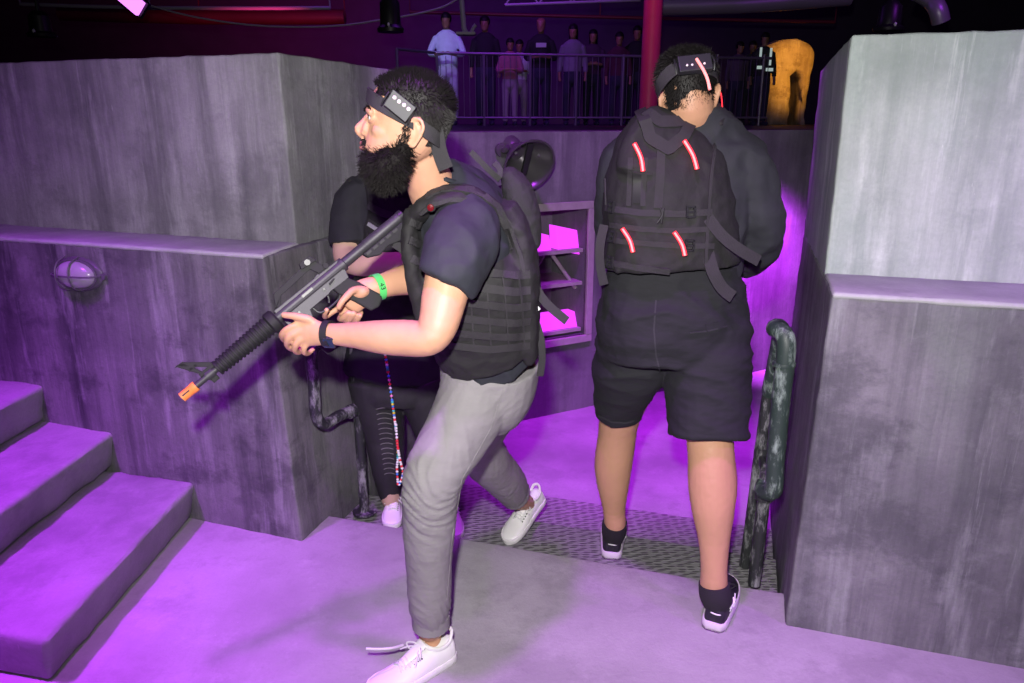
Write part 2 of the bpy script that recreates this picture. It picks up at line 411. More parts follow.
# ---- the dark hall around and beyond the pit
s = S()
far = [V((-16, 24, ZT - .001)), V((16, 24, ZT - .001))]
lk, rk = B3(-1.9, ZT - .001, -TH + .002), B3(3.4, ZT - .001, -TH + .002)
s.add([lk, rk, V((16, rk.y + 1, ZT - .001)), far[1], far[0], V((-16, lk.y - 1, ZT - .001))], [(0, 1, 2, 3, 4, 5)])
s.add([p - Z * .2 for p in s.v], [(5, 4, 3, 2, 1, 0)])
s.f += [(i, (i + 1) % 6, 6 + (i + 1) % 6, 6 + i) for i in range(6)]; s.mi += [0] * 6
tag(build('floor_hall', s, M_hall, smooth=False), kind='structure')
s = S(); abox(s, -16, 16, 24, 24.2, 0, 5.6); tag(build('wall_far', s, M_dark, smooth=False), kind='structure')
s = S(); abox(s, -16.2, -16, -4, 24, 0, 5.6); tag(build('wall_hall_left', s, M_dark, smooth=False), kind='structure')
s = S(); abox(s, 16, 16.2, -4, 24, 0, 5.6); tag(build('wall_hall_right', s, M_dark, smooth=False), kind='structure')
s = S(); abox(s, -16, 16, -4, 24, 5.4, 5.6); tag(build('ceiling', s, M_ceil, smooth=False), kind='structure')
# ------------------------------------------------------------------ bodies
M_skin = mat('skin tan', (.54, .29, .185), .5, var=.10, vscale=14, bump=.12, bscale=260, spec=.35)
M_skin_b = mat('skin warm', (.50, .27, .165), .5, var=.10, vscale=14, bump=.12, bscale=260, spec=.35)
M_skin_w = mat('skin light', (.62, .40, .31), .5, var=.08, vscale=14, bump=.1, bscale=260, spec=.35)
M_hair = mat('hair black', (.009, .0075, .0075), .6, spec=.3)
M_beard = mat('beard black', (.008, .0065, .0065), .75, spec=.15)
M_tee = mat('tee navy black', (.017, .019, .028), .8, var=.2, vscale=30, bump=.9, bscale=16)
M_vest = mat('vest black nylon', (.0125, .0115, .0135), .8, var=.3, vscale=40, bump=1, bscale=34)
M_web = mat('webbing', (.026, .024, .028), .7, var=.2, vscale=90, bump=.5, bscale=1200)
M_mesh_fab = mat('spacer mesh', (.022, .021, .024), .8, var=.4, vscale=400, bump=.8, bscale=600)
M_buckle = mat('buckle plastic', (.022, .022, .025), .35, spec=.5)
M_rubber = mat('rubber black', (.015, .015, .017), .6)
M_white_lea = mat('sneaker leather', (.80, .79, .80), .45, var=.04, vscale=30, bump=.08, bscale=300)
M_white_sole = mat('sneaker sole', (.78, .76, .78), .6, var=.06, vscale=40)
M_lace = mat('lace white', (.70, .69, .71), .8, bump=.3, bscale=900)
M_eye = mat('eye white', (.7, .66, .64), .25)
M_iris = mat('iris dark', (.02, .012, .01), .15)
M_lip = mat('lip', (.42, .16, .15), .45)

HEADSEC = [  # z above chin, x front, x back, half width (ear canal at x=0)
    (.000, .078, .045, .018), (.008, .090, .020, .032), (.024, .096, -.010, .047), (.042, .095, -.036, .056), (.058, .0975, -.058, .061), (.075, .097, -.072, .065),
    (.092, .094, -.082, .068), (.110, .092, -.090, .0705), (.128, .089, -.095, .0725), (.143, .096, -.098, .0745), (.160, .0965, -.099, .076), (.178, .092, -.098, .0765), (.196, .080, -.092, .073), (.212, .060, -.078, .063), (.225, .035, -.055, .045), (.233, .008, -.028, .022)]
def hsec(z):
    for a, b in zip(HEADSEC, HEADSEC[1:]):
        if a[0] <= z <= b[0]:
            t = (z - a[0]) / (b[0] - a[0]); return [a[i] + (b[i] - a[i]) * t for i in (1, 2, 3)]
    return list(HEADSEC[-1][1:]) if z > .2 else list(HEADSEC[0][1:])
def hpoint(z, ang, k=1.0):
    """point on the skull at height z; ang 0 = front, + = left"""
    xf, xb, w = hsec(z); xc = xb + .46 * (xf - xb); c, sn = cos(ang), sin(ang)
    e = 2.25; q = (abs(c) ** e + abs(sn) ** e) ** (-1 / e)
    rx = (xf - xc) if c > 0 else (xc - xb)
    return V((xc + rx * c * q * k, w * sn * q * k, z))
class Head:
    """head frame: x forward, y left, z up, origin at the chin level under the ear canal"""
    def __init__(h, chin_origin, fwd, up, sc=1.0):
        f = fwd.normalized(); u = (up - f * up.dot(f)).normalized(); l = u.cross(f)
        h.M = Matrix.Translation(chin_origin) @ Matrix((f, l, u)).transposed().to_4x4() @ Matrix.Scale(sc, 4); h.sc = sc; h.R = Matrix((f, l, u)).transposed()
    def p(h, x, y, z): return h.M @ V((x, y, z))
    def skin(h, s, nose=1.0, ears=True):
        n = 28
        loft(s, [[h.M @ hpoint(z, 2 * pi * i / n) for i in range(n)] for z in [q[0] for q in HEADSEC]])
        T = lambda pts, nn=10: tube(s, [(h.p(*q[:3]), q[3] * h.sc, q[4] * h.sc) for q in pts], n=nn, sub=3, view=h.R @ V((1, 0, 0)))
        # nose: bridge to tip, wings, lips, brows, cheek bones, chin
        tube(s, [(h.p(.092, 0, .134), .007 * h.sc, .008 * h.sc), (h.p(.102 * nose, 0, .118), .008 * h.sc, .010 * h.sc), (h.p(.112 * nose, 0, .104), .0095 * h.sc, .0095 * h.sc), (h.p(.1172 * nose, 0, .095), .0086 * h.sc, .0078 * h.sc), (h.p(.104, 0, .086), .011 * h.sc, .008 * h.sc)], n=10, sub=3, view=h.R @ V((0, 1, 0)))
        for sg in (-1, 1):
            tube(s, [(h.p(.086, .013 * sg, .130), .006 * h.sc), (h.p(.094, .013 * sg, .112), .008 * h.sc), (h.p(.098, .013 * sg, .096), .009 * h.sc)], n=8, sub=3)
            ball(s, h.p(.100, .012 * sg, .0905), .0090 * h.sc, .0058 * h.sc, .0062 * h.sc, h.R)
            T([(.084, .052 * sg, .138, .008, .006), (.0925, .032 * sg, .1435, .009, .0075), (.091, .012 * sg, .142, .008, .006)])
            ball(s, h.p(.048, .038 * sg, .100), .034 * h.sc, .0235 * h.sc, .024 * h.sc, h.R)
            if ears:
                ex, ey, ez = -.014, .0725 * sg, .108
                tube(s, [(h.p(ex + .008, ey, ez - .022), .0055 * h.sc, .006 * h.sc), (h.p(ex - .004, ey + .004 * sg, ez - .030), .0065 * h.sc, .006 * h.sc), (h.p(ex - .016, ey + .010 * sg, ez - .012), .0045 * h.sc, .005 * h.sc), (h.p(ex - .024, ey + .015 * sg, ez + .010), .0045 * h.sc, .005 * h.sc), (h.p(ex - .018, ey + .014 * sg, ez + .028), .0045 * h.sc, .005 * h.sc), (h.p(ex - .002, ey + .009 * sg, ez + .031), .0045 * h.sc, .005 * h.sc), (h.p(ex + .008, ey + .003 * sg, ez + .018), .004 * h.sc, .005 * h.sc)], n=8, sub=3, view=h.R @ V((0, 1, 0)))
                ball(s, h.p(ex - .006, ey + .003 * sg, ez + .002), .017 * h.sc, .006 * h.sc, .026 * h.sc, h.R)
                tube(s, [(h.p(ex - .012, ey + .009 * sg, ez - .008), .003 * h.sc), (h.p(ex - .014, ey + .010 * sg, ez + .008), .003 * h.sc), (h.p(ex - .006, ey + .009 * sg, ez + .02), .003 * h.sc)], n=6, sub=3)
        T([(.092, .022, .0655, .004, .005), (.1005, .008, .0685, .0055, .006), (.1005, -.008, .0685, .0055, .006), (.092, -.022, .0655, .004, .005)])
        T([(.091, .020, .060, .004, .005), (.0985, .006, .056, .006, .006), (.0985, -.006, .056, .006, .006), (.091, -.020, .060, .004, .005)])
        ball(s, h.p(.084, 0, .018), .016 * h.sc, .02 * h.sc, .014 * h.sc, h.R)
        return s
    def eyes(h, parent):
        for sg in (1, -1):
            s = S(); c = h.p(.0795, .0325 * sg, .1275); ball(s, c, .0118 * h.sc, M=h.R)
            e = build('eye', s, M_eye, parent); s = S(); d = (h.R @ V((.97, .12 * sg, -.02))).normalized()
            ball(s, c + d * .0072 * h.sc, .0056 * h.sc, M=h.R); build('iris', s, M_iris, e)
    def lids(h, s):
        for sg in (1, -1):
            for zz, dz in ((.1335, .004), (.1205, -.003)):
                tube(s, [(h.p(.078, .047 * sg, .127), .003 * h.sc), (h.p(.0865, .039 * sg, zz - dz * .2 + dz * .25), .0036 * h.sc), (h.p(.0895, .029 * sg, zz + dz * .25), .0036 * h.sc), (h.p(.0855, .018 * sg, .126), .0036 * h.sc)], n=8, sub=3)
def strands(s, roots, length, r, curl=.3, seg=3, droop=V((0, 0, 0)), jit=.25):
    """tapered tufts; roots = [(point, direction)]"""
    for p, d in roots:
        d = d.normalized(); L = length * random.uniform(.6, 1.25); q = d.orthogonal().normalized(); q2 = d.cross(q); pts = []
        w = V((random.gauss(0, jit), random.gauss(0, jit), random.gauss(0, jit))); pos = V(p); dd = (d + w).normalized()
        for k in range(seg + 1):
            pts.append(V(pos)); pos = pos + dd * (L / seg); dd = (dd + droop * (1 / seg) + V((random.gauss(0, curl), random.gauss(0, curl), random.gauss(0, curl))) * .5).normalized()
        vs = []; fs = []
        for k, c in enumerate(pts):
            rr = r * (1 - .85 * k / seg)
            for t in (0, 2.094, 4.189): vs.append(c + (q * cos(t) + q2 * sin(t)) * rr)
        for k in range(seg):
            for i in range(3):
                j = (i + 1) % 3; fs.append((3 * k + i, 3 * k + j, 3 * k + 3 + j, 3 * k + 3 + i))
        s.add(vs, fs)
    return s
def surface_samples(me, n, test=None):
    me.calc_loop_triangles(); tr = me.loop_triangles; ar = [t.area for t in tr]; out = []
    for t in random.choices(tr, weights=ar, k=n):
        a, b, c = (me.vertices[i].co for i in t.vertices); u, v = random.random(), random.random()
        if u + v > 1: u, v = 1 - u, 1 - v
        p = a + (b - a) * u + (c - a) * v
        if test is None or test(p): out.append((p, t.normal.copy()))
    return out

def finger(s, pts, r=.0085):
    """pts: joints from knuckle to tip"""
    n = len(pts); rr = [r * 1.08, r * 1.0, r * .95, r * .86, r * .78][:n] if n > 2 else [r, r * .85]
    tube(s, [(p, q, q) for p, q in zip(pts, rr)], n=10, sub=4)
def shoe_upper_sections():
    return [(0.0, .024, .070), (.03, .032, .080), (.10, .036, .084), (.22, .038, .080), (.36, .041, .076), (.48, .045, .068), (.6, .048, .058), (.72, .0485, .047), (.84, .045, .039), (.93, .036, .033), (.985, .020, .026), (1.0, .008, .02)]
def shoe(root, heel, toe, up, kind, L=None, names=True, label=None, side=1):
    """shoe as parts of a person: sole, upper, lace, collar; heel and toe are points on the underside"""
    ax = (toe - heel); L = L or ax.length; ax.normalize(); u = (up - ax * up.dot(ax)).normalized(); l = u.cross(ax)
    sc = L / .29
    q = lambda x, y, z: heel + ax * (x * L) + l * (y * sc) + u * (z * sc)
    run = kind == 'run'
    th = .034 if run else .026
    def outline(grow, z, flare=0):
        top = []; 
        for (x, w, h) in shoe_upper_sections():
            off = -.006 * sin(pi * x) * side   # slight inward curve
            top.append((x + (-.015 if x == 0 else 0) + (.012 if x == 1 else 0), (w + grow) if x not in (0.0, 1.0) else w * .8 + grow * .6, off))
        return [q(x, w + o, z + (flare * x * x)) for x, w, o in top] + [q(x, -w + o, z + (flare * x * x)) for x, w, o in reversed(top)]
    s = S(); loft(s, [outline(.001, .0 + (.004 if run else 0)), outline(.005, .006), outline(.005, th * .8), outline(.0025, th)])
    sole = build('sole', s, M_white_sole if not run else M_run_mid, root, bevel=0, angle=50)
    if run:
        s = S(); loft(s, [outline(.002, .0), outline(.0055, .009)]); build('outsole', s, M_rubber_purple, sole)
    # upper
    s = S(); rs = []
    for x, w, h in shoe_upper_sections():
        off = -.006 * sin(pi * x) * side; z0 = th * .75; r = []
        hh = max(h + (.012 if run else 0), z0 + .006)
        for i in range(18):
            t = pi * i / 17; cx = cos(t); sx = sin(t) ** .72
            r.append(q(x, w * cx + off, z0 + (hh - z0) * sx))
        rs.append(r)
    loft(s, rs); me = remesh(s, .0035, 4)
    upm = link_mesh('shoe_upper', me, M_white_lea if not run else M_run_up, root)
    # collar opening, tongue
    s = S(); n = 22; ctr = []
    for i in range(n):
        t = 2 * pi * i / n; x = .18 + .165 * cos(t); z = .080 + (.012 if run else 0) + .010 * (cos(t) ** 2) - .006 * sin(t) ** 2 + (.012 if cos(t) < -.7 else 0)
        ctr.append(q(x, .030 * sin(t), z))
    rs = []
    for i in range(n):
        a = ctr[i]; T = (ctr[(i + 1) % n] - ctr[i - 1]).normalized(); A = T.cross(u).normalized(); B = A.cross(T)
        rs.append(ring(a, A, B, .0058 * sc, .0068 * sc, 8))
    m8 = 8; vs = [p for r in rs for p in r]; fs = [(k * m8 + i, k * m8 + (i + 1) % m8, ((k + 1) % n) * m8 + (i + 1) % m8, ((k + 1) % n) * m8 + i) for k in range(n) for i in range(m8)]
    s.add(vs, fs); build('collar', s, M_white_lea if not run else M_run_up, root)
    s = S(); tube(s, [(q(.36, 0, .10 + (.014 if run else 0)), .022 * sc, .005 * sc), (q(.44, 0, .085 + (.012 if run else 0)), .020 * sc, .005 * sc), (q(.62, 0, .060 + (.008 if run else 0)), .016 * sc, .005 * sc)], n=10, sub=4, view=u)
    build('tongue', s, M_white_lea if not run else M_run_up, root)
    # laces
    s = S()
    def topz(x):
        for a, b in zip(shoe_upper_sections(), shoe_upper_sections()[1:]):
            if a[0] <= x <= b[0]: return a[2] + (b[2] - a[2]) * (x - a[0]) / (b[0] - a[0]) + (.014 if run else .003)
        return .03
    for k in range(6):
        x = .41 + k * .045; z = topz(x) + .004
        wire(s, [q(x, -.023, z - .010), q(x + .006, -.012, z), q(x + .012, .0, z + .003), q(x + .018, .012, z), q(x + .024, .023, z - .012)], .0026 * sc, 6, 3)
        wire(s, [q(x + .024, -.023, z - .012), q(x + .012, 0, z + .004), q(x, .023, z - .010)], .0026 * sc, 6, 3)
    z = topz(.40) + .008
    for sg in (-1, 1):
        wire(s, [q(.40, 0, z), q(.42, .018 * sg, z + .012), q(.47, .04 * sg, z + .004), q(.46, .03 * sg, z - .012), q(.41, .006 * sg, z)], .0025 * sc, 6, 4)
        wire(s, [q(.40, 0, z), q(.46, .02 * sg, z + .004), q(.54, .045 * sg, z - .014)], .0024 * sc, 6, 4)
    if not run:
        for k in range(6):
            for sg in (-1, 1): e_ = S(); x = .41 + k * .045; ball(e_, q(x + .012, .025 * sg, topz(x) - .010), .0032 * sc, nu=8, nv=6); build('eyelet', e_, M_rubber, root)
    build('shoelace', s, M_lace if not run else M_rubber, root)
    return q
M_run_up = chipped('running shoe knit', (.014, .010, .022), (.05, .045, .06), .5, .55)
M_run_mid = mat('running shoe foam', (.72, .62, .76), .6, var=.1, vscale=30)
M_rubber_purple = mat('outsole rubber', (.10, .03, .14), .6)
# ------------------------------------------------------------------ the man with the rifle
man = thing('person', V((-.12, 2.1, 0)), 'bearded man in black vest, headband and grey trousers striding left, aiming a rifle', 'person')
HY = 1.76
# --- head, neck, arms, hands, ankles: one continuous skin
hd = Head(PY(404, 177, HY), V((-1, -.08, .13)), V((.13, 0, 1)), .965)
sk = S(); hd.skin(sk); hd.lids(sk)
# neck and core
tube(sk, [K(419, 128, 1.78, 22, 22), K(424, 160, 1.80, 21, 22), K(433, 190, 1.84, 25, 25), K(452, 218, 1.90, 28, 34)], n=18)
tube(sk, [K(455, 212, 1.92, 26, 38), K(470, 250, 1.95, 42, 55), K(482, 320, 1.98, 40, 55), K(490, 375, 2.03, 36, 45)], n=18)
tube(sk, [K(482, 370, 1.96, 22), K(474, 400, 1.91, 24), K(440, 463, 1.80, 20), K(432, 490, 1.785, 17), K(430, 550, 1.81, 15), K(430, 600, 1.84, 13)], n=12)
tube(sk, [K(500, 372, 2.10, 22), K(489, 408, 2.18, 20), K(481, 445, 2.29, 18), K(499, 473, 2.46, 13), K(513, 491, 2.6, 11)], n=12)
# left (near) arm
ELB, WRI = (437, 338, 1.61), (327, 334, 1.70)
tube(sk, [K(468, 222, 1.76, 26, 24), K(456, 255, 1.69, 26, 24), K(445, 295, 1.64, 23, 22), K(438, 325, 1.615, 20, 21), K(428, 338, 1.61, 18, 19), K(405, 338, 1.63, 18.5, 18), K(380, 337, 1.65, 17, 16), K(352, 335, 1.68, 13, 12), K(330, 334, 1.70, 11, 9.5), K(314, 332, 1.71, 12, 7.5)], n=16)
# right (far) arm: forearm comes out from behind the chest to the pistol grip
tube(sk, [K(470, 215, 2.08, 24), K(458, 250, 2.12, 21), K(440, 276, 2.08, 18), K(425, 277, 2.02, 17), K(400, 281, 1.95, 14.5), K(382, 286, 1.90, 12, 10), K(366, 291, 1.885, 12, 9)], n=14)
# left hand, back of the hand towards the viewer, fingers going under the rifle
hs = S()
tube(hs, [K(326, 334, 1.70, 11, 8), K(316, 333, 1.708, 13.5, 7), K(306, 332, 1.713, 14.5, 6.5), K(299, 332, 1.718, 13.5, 6)], n=14)
f0 = .0088
finger(hs, [PY(303, 322.5, 1.712), PY(289, 328, 1.708), PY(282, 335, 1.722), PY(286, 341, 1.755), PY(293, 340, 1.785)], f0)
finger(hs, [PY(302, 329, 1.708), PY(290, 336.5, 1.706), PY(287, 343.5, 1.722), PY(292, 349, 1.757), PY(299, 347, 1.788)], f0 * 1.05)
finger(hs, [PY(304, 335.5, 1.708), PY(296, 344, 1.708), PY(295, 350.5, 1.726), PY(300, 352, 1.755), PY(305, 348, 1.782)], f0)
finger(hs, [PY(308, 341, 1.710), PY(304, 349, 1.712), PY(305, 353, 1.728), PY(309, 353, 1.752), PY(313, 349, 1.768)], f0 * .88)
finger(hs, [PY(318, 326, 1.712), PY(309, 319.5, 1.705), PY(299, 317, 1.705), PY(290, 315.5, 1.708), PY(283, 315, 1.712)], f0 * 1.15)
ball(hs, PY(310, 324, 1.708), .017, .010, .014)
# right hand round the pistol grip
tube(hs, [K(378, 287, 1.892, 11.5, 9), K(366, 291, 1.882, 13, 9), K(357, 297, 1.876, 13.5, 8), K(350, 305, 1.874, 12, 7)], n=14)
ball(hs, PY(359, 292, 1.858), .026, .017, .018)
finger(hs, [PY(362, 289, 1.862), PY(353, 290.5, 1.838), PY(346, 297, 1.819), PY(341, 303, 1.812), PY(338.5, 308, 1.812)], .0098)
def wrapfinger(a, b, c, d, r): finger(hs, [PY(*a), PY(*b), PY(*c), PY(*d)], r)
wrapfinger((349, 309, 1.885), (341, 317, 1.872), (341.5, 318.5, 1.832), (349, 312.5, 1.812), .0092)
wrapfinger((355, 311, 1.888), (347, 320, 1.874), (348, 320.5, 1.834), (354, 313, 1.812), .0092)
wrapfinger((361, 312, 1.888), (355, 321.5, 1.875), (356, 321.5, 1.836), (360.5, 315, 1.815), .0082)
finger(hs, [PY(345, 305, 1.885), PY(332, 312, 1.88), PY(325.5, 317, 1.862), PY(325, 314, 1.836), PY(327, 309.5, 1.824)], .0082)
sk.merge(hs)
# ankles and feet inside the shoes
FT = PZ(368, 697, 0); FH = PZ(452, 655, 0)
ANK = PY(430, 633, FH.y - .015)
tube(sk, [K(430, 585, 1.84, 15, 16), K(431, 618, 1.845, 14.5, 16), (ANK, .034, .040), (FH.lerp(FT, .25) + Z * .045, .030, .030), (FH.lerp(FT, .5) + Z * .04, .028, .022)], n=14)
TT = PZ(507, 545, -.06) + Z * .004; TH_ = PY(541, 500, 2.80)
tube(sk, [K(511, 485, 2.57, 11, 11), K(516, 497, 2.63, 11, 12), (TH_.lerp(TT, .25) + V((-.02, -.03, .045)), .028, .028), (TH_.lerp(TT, .5) + V((-.012, -.015, .03)), .024, .02)], n=14)
me = remesh(sk, .0034, 3, .5, lambda p: .0006 * nz(p, 60))
body = link_mesh('body', me, M_skin, man); BV_SKIN = bvh_of(me)
BVH_BODY = BVHTree.FromPolygons([v.co + origin(man) for v in me.vertices], [tuple(p.vertices) for p in me.polygons])
hd.eyes(man)
# mouth
s = S(); tube(s, [(hd.p(.094, .021, .0625), .0035, .004), (hd.p(.104, .008, .066), .0055, .0055), (hd.p(.104, -.008, .066), .0055, .0055), (hd.p(.094, -.021, .0625), .0035, .004)], n=8, view=hd.R @ X)
tube(s, [(hd.p(.094, .020, .061), .0035, .004), (hd.p(.1035, .006, .056), .006, .006), (hd.p(.1035, -.006, .056), .006, .006), (hd.p(.094, -.020, .061), .0035, .004)], n=8, view=hd.R @ X)
build('lips', s, M_lip, man)
# --- hair: cropped cap, faded at the sides
def cap(h, grow, test, voxel=.004, zs=None):
    s = S(); n = 40; rs = []
    zz = [.06, .08, .1, .12, .14, .16, .178, .196, .212, .225, .233]
    for z in zz:
        rs.append([h.M @ hpoint(z, 2 * pi * i / n, 1 + grow * (.25 + .75 * (z > .17))) + h.R @ V((0, 0, grow * .16 * max(0, (z - .17) / .06))) for i in range(n)])
    vs = [p for r in rs for p in r]; vs.append(h.p(-.01, 0, .2335 + grow * .17)); t = len(vs) - 1; fs = []
    Mi = h.M.inverted()
    for k in range(len(rs) - 1):
        for i in range(n):
            j = (i + 1) % n; f = (k * n + i, k * n + j, (k + 1) * n + j, (k + 1) * n + i)
            c = Mi @ (sum((vs[q] for q in f), V((0, 0, 0))) / 4)
            if test(c): fs.append(f)
    fs += [((len(rs) - 1) * n + i, (len(rs) - 1) * n + (i + 1) % n, t) for i in range(n)]
    return s.add(vs, fs)
def hairtest_man(c):
    x, y, z = c
    if z > .205: return x < .075
    if z > .185: return x < .07
    if z > .165: return x < .058
    if z > .135: return x < .030
    if z > .105: return x < -.022
    return x < -.045 and z > .07
s = cap(hd, .05, hairtest_man)
base = bpy.data.meshes.new('b'); base.from_pydata([tuple(v) for v in s.v], [], s.f); base.update()
Mi = hd.M.inverted()
def hd_dir(p, n): # comb direction: out + forward/up on top, down at the back
    q = Mi @ p; up = max(0, (q.z - .16) / .07); d = n * .55 + hd.R @ V((.35 * up - .35, 0, .5 * up - .7 * (1 - up))); return d.normalized()
ro = [(p, hd_dir(p, n if (n.dot(p - hd.p(0, 0, .13)) > 0) else -n)) for p, n in surface_samples(base, 6500)]
strands(s, [r for r in ro if (Mi @ r[0]).z > .15], .012, .0011, .2, 2)
strands(s, [r for r in ro if (Mi @ r[0]).z <= .15], .006, .0009, .1, 2)
build('hair', s, M_hair, man, fixn=False)
# --- beard: full, bushy, down over the collar; moustache; eyebrows
bs = S()
for px, py, r_, dy in ((372, 160, 10, -.0), (378, 172, 13, 0), (388, 166, 17, -.01), (396, 160, 15, -.015), (403, 150, 9, -.02), (384, 178, 13, 0), (392, 176, 13, 0), (374, 168, 11, .02), (384, 168, 18, .04), (396, 165, 14, .07), (403, 152, 9, .09), (378, 160, 12, .05)):
    y = HY - .03 + dy; m = mpp(px, py, y); ball(bs, PY(px, py, y), r_ * m, r_ * m * 1.25, r_ * m)
bme = remesh(bs, .0045, 5, .5, lambda p: .0035 * nz(p, 45) + .002 * nz(p, 110))
bo = S(); bo.add([v.co for v in bme.vertices], [tuple(p.vertices) for p in bme.polygons])
cen = PY(390, 155, HY)
ro = [(p, n * .8 + V((0, 0, -.45)) + (p - cen).normalized() * .3) for p, n in surface_samples(bme, 4200)]
strands(bo, ro, .018, .0010, .5, 3, V((0, 0, -.2)), .35)
# cheek line up to the ear, thinner
ro = []
for k in range(900):
    t = random.random(); a = V((random.uniform(392, 413), random.uniform(118, 158), 0))
    if a.x < 398 + (a.y - 150) * -.42 - 4 + random.uniform(-2, 2): continue
    if a.x > 411 - max(0, (a.y - 128)) * .12 + random.uniform(-2, 1): continue
    p, n = hit(BVH_BODY, a.x, a.y)
    if p is not None and p.y < 1.9: ro.append((p, n * .5 + V((-.25, 0, -.8))))
for k in range(700):   # lower cheek and jaw
    a = (random.uniform(370, 408), random.uniform(143, 165)); 
    if a[1] < 158 - (a[0] - 370) * .42 + random.uniform(-3, 3): continue
    p, n = hit(BVH_BODY, *a)
    if p is not None: ro.append((p, n * .6 + V((0, 0, -.8))))
strands(bo, ro, .010, .0009, .3, 2)
# moustache
ro = []
for k in range(420):
    t = random.random(); y = random.uniform(-.024, .024); z = .0755 + random.uniform(-.004, .005) - abs(y) * .25; ro.append((hd.p(.0985 - abs(y) * .28, y, z), hd.R @ V((.7, y * 22, -.65))))
strands(bo, ro, .013, .0010, .25, 2)
build('beard', bo, M_beard, man, fixn=False)
for sg in (1, -1):
    s = S(); ro = []
    for k in range(170):
        t = random.random(); ro.append((hd.p(.103 - t * .014 - t * t * .004, (.010 + t * .042) * sg, .1405 + .008 * sin(t * 2.4) + random.uniform(-.0025, .0025)), hd.R @ V((.1, .8 * sg, .25))))
    strands(s, ro, .009, .0008, .2, 2); build('eyebrow', s, M_beard, man, fixn=False)

# --- headband with its sensor box
hb = S(); hbp = []
def head_band(h, s, zf, zb, width, grow, a0=0, a1=2 * pi, n=48, thick=.0022):
    pts = []
    for i in range(n + 1):
        a = a0 + (a1 - a0) * i / n; z = zb + (zf - zb) * (.5 + .5 * cos(a)); p = hpoint(z, a, 1 + grow); p.z = z
        nn = V((cos(a), sin(a), .05)); pts.append((h.M @ p, (h.R @ nn).normalized()))
    return ribbon(s, pts, width, thick, 1)
head_band(hd, hb, .178, .088, .030, .075)
band = build('headband', hb, M_web, man)
BVB = BVHTree.FromPolygons([v.co + origin(man) for v in band.data.vertices], [tuple(p.vertices) for p in band.data.polygons])
def plate_on(px4, y, dz, thick, m, nm, parent, bev=.0015):
    pts = [PY(px, py, y) for px, py in px4]; nrm = (pts[1] - pts[0]).cross(pts[3] - pts[0]).normalized()
    if nrm.y > 0: nrm = -nrm
    s = S(); prism(s, [p - nrm * .002 for p in pts], nrm * thick); return build(nm, s, m, parent, smooth=False, bevel=bev), nrm
ctr = hd.M @ hpoint(.135, radians(72), 1.09); sy = ctr.y
M_box = mat('sensor plastic', (.02, .021, .025), .5)
sens, sn = plate_on([(394, 89.5), (417, 108), (406, 122.5), (384.5, 105)], sy - .012, 0, .016, M_box, 'sensor_box', band)
M_dot = mat('sensor lens', (.75, .6, .68), .2, emit=(1, .7, .85), estr=.25)
for px, py in ((394.5, 97.5), (399, 101.5), (404, 105), (408.5, 109)):
    s = S(); ball(s, PY(px, py, sy - .0275), .0042, .002, .0042); tag(build('sensor_light', s, M_dot, sens), 'pale round sensor light')
s = S()
for px, py in ((392, 91), (386, 100)): pass
for (a, b) in (((389, 92), (381, 105)), ((414, 112), (407.5, 124))):   # strap loops either side
    s = S(); wire(s, [PY(a[0], a[1], sy - .010), PY((a[0] + b[0]) / 2 - .5, (a[1] + b[1]) / 2, sy - .016), PY(b[0], b[1], sy - .010)], .0022, 8, 3); build('strap_loop', s, M_buckle, band)
s = S()   # hanging tail behind the ear
ribbon(s, [(PY(434, 122, 1.722), V((.1, -1, .1))), (PY(437, 138, 1.722), V((0, -1, .1))), (PY(440, 153, 1.728), V((.1, -1, .1))), (PY(446, 169, 1.735), V((.1, -1, .1)))], .034, .0018)
build('band_tail', s, M_web, band)
s = S(); ribbon(s, [(PY(434, 118, 1.79), V((.3, -1, .1))), (PY(446, 121, 1.80), V((.6, -1, .1))), (PY(451, 126, 1.82), V((1, -.5, 0))), (PY(446, 131, 1.81), V((.3, -1, 0)))], .012, .0015); build('strap_loop', s, M_web, band)

# --- tee shirt
def cloth(p, a=.003, sc=22, st=(1, 1, 1), off=0):
    return a * (ridged((p.x * st[0], p.y * st[1], p.z * st[2]), sc, sc, sc, off) - .45) + a * .35 * nz(p, sc * 3, off)
ts = S()
tube(ts, [K(437, 176, 1.845, 23, 24), K(446, 192, 1.87, 34, 46), K(458, 215, 1.90, 48, 74), K(466, 250, 1.93, 56, 76), K(474, 300, 1.96, 55, 70), K(484, 330, 1.98, 50, 64), K(490, 345, 2.00, 52, 64)], n=24, roundcap=False, e=2.3)
tube(ts, [K(464, 206, 1.82, 22, 26), K(467, 224, 1.75, 32, 29), K(461, 248, 1.69, 36, 30), K(451, 272, 1.655, 34, 29), K(445, 284, 1.643, 31, 28)], n=20, roundcap=False)
tube(ts, [K(470, 205, 2.04, 28, 28), K(464, 228, 2.10, 28), K(456, 250, 2.12, 27)], n=16, roundcap=False)
tme = remesh(ts, .006, 5, .5, lambda p: cloth(p, .008, 11, (1, 1, .7), 3))
tee = link_mesh('t_shirt', tme, M_tee, man)
def ringcurve(s, cpy, n=28, r=.003):
    pts = [cpy(2 * pi * i / n) for i in range(n + 1)]; return wire(s, pts, r, 6, 1)
c0 = K(437, 174, 1.845, 24, 25); s = S(); ringcurve(s, lambda t: c0[0] + V((c0[1] * cos(t), c0[2] * sin(t), c0[1] * cos(t) * -.35)), r=.006); build('collar', s, M_tee, tee)

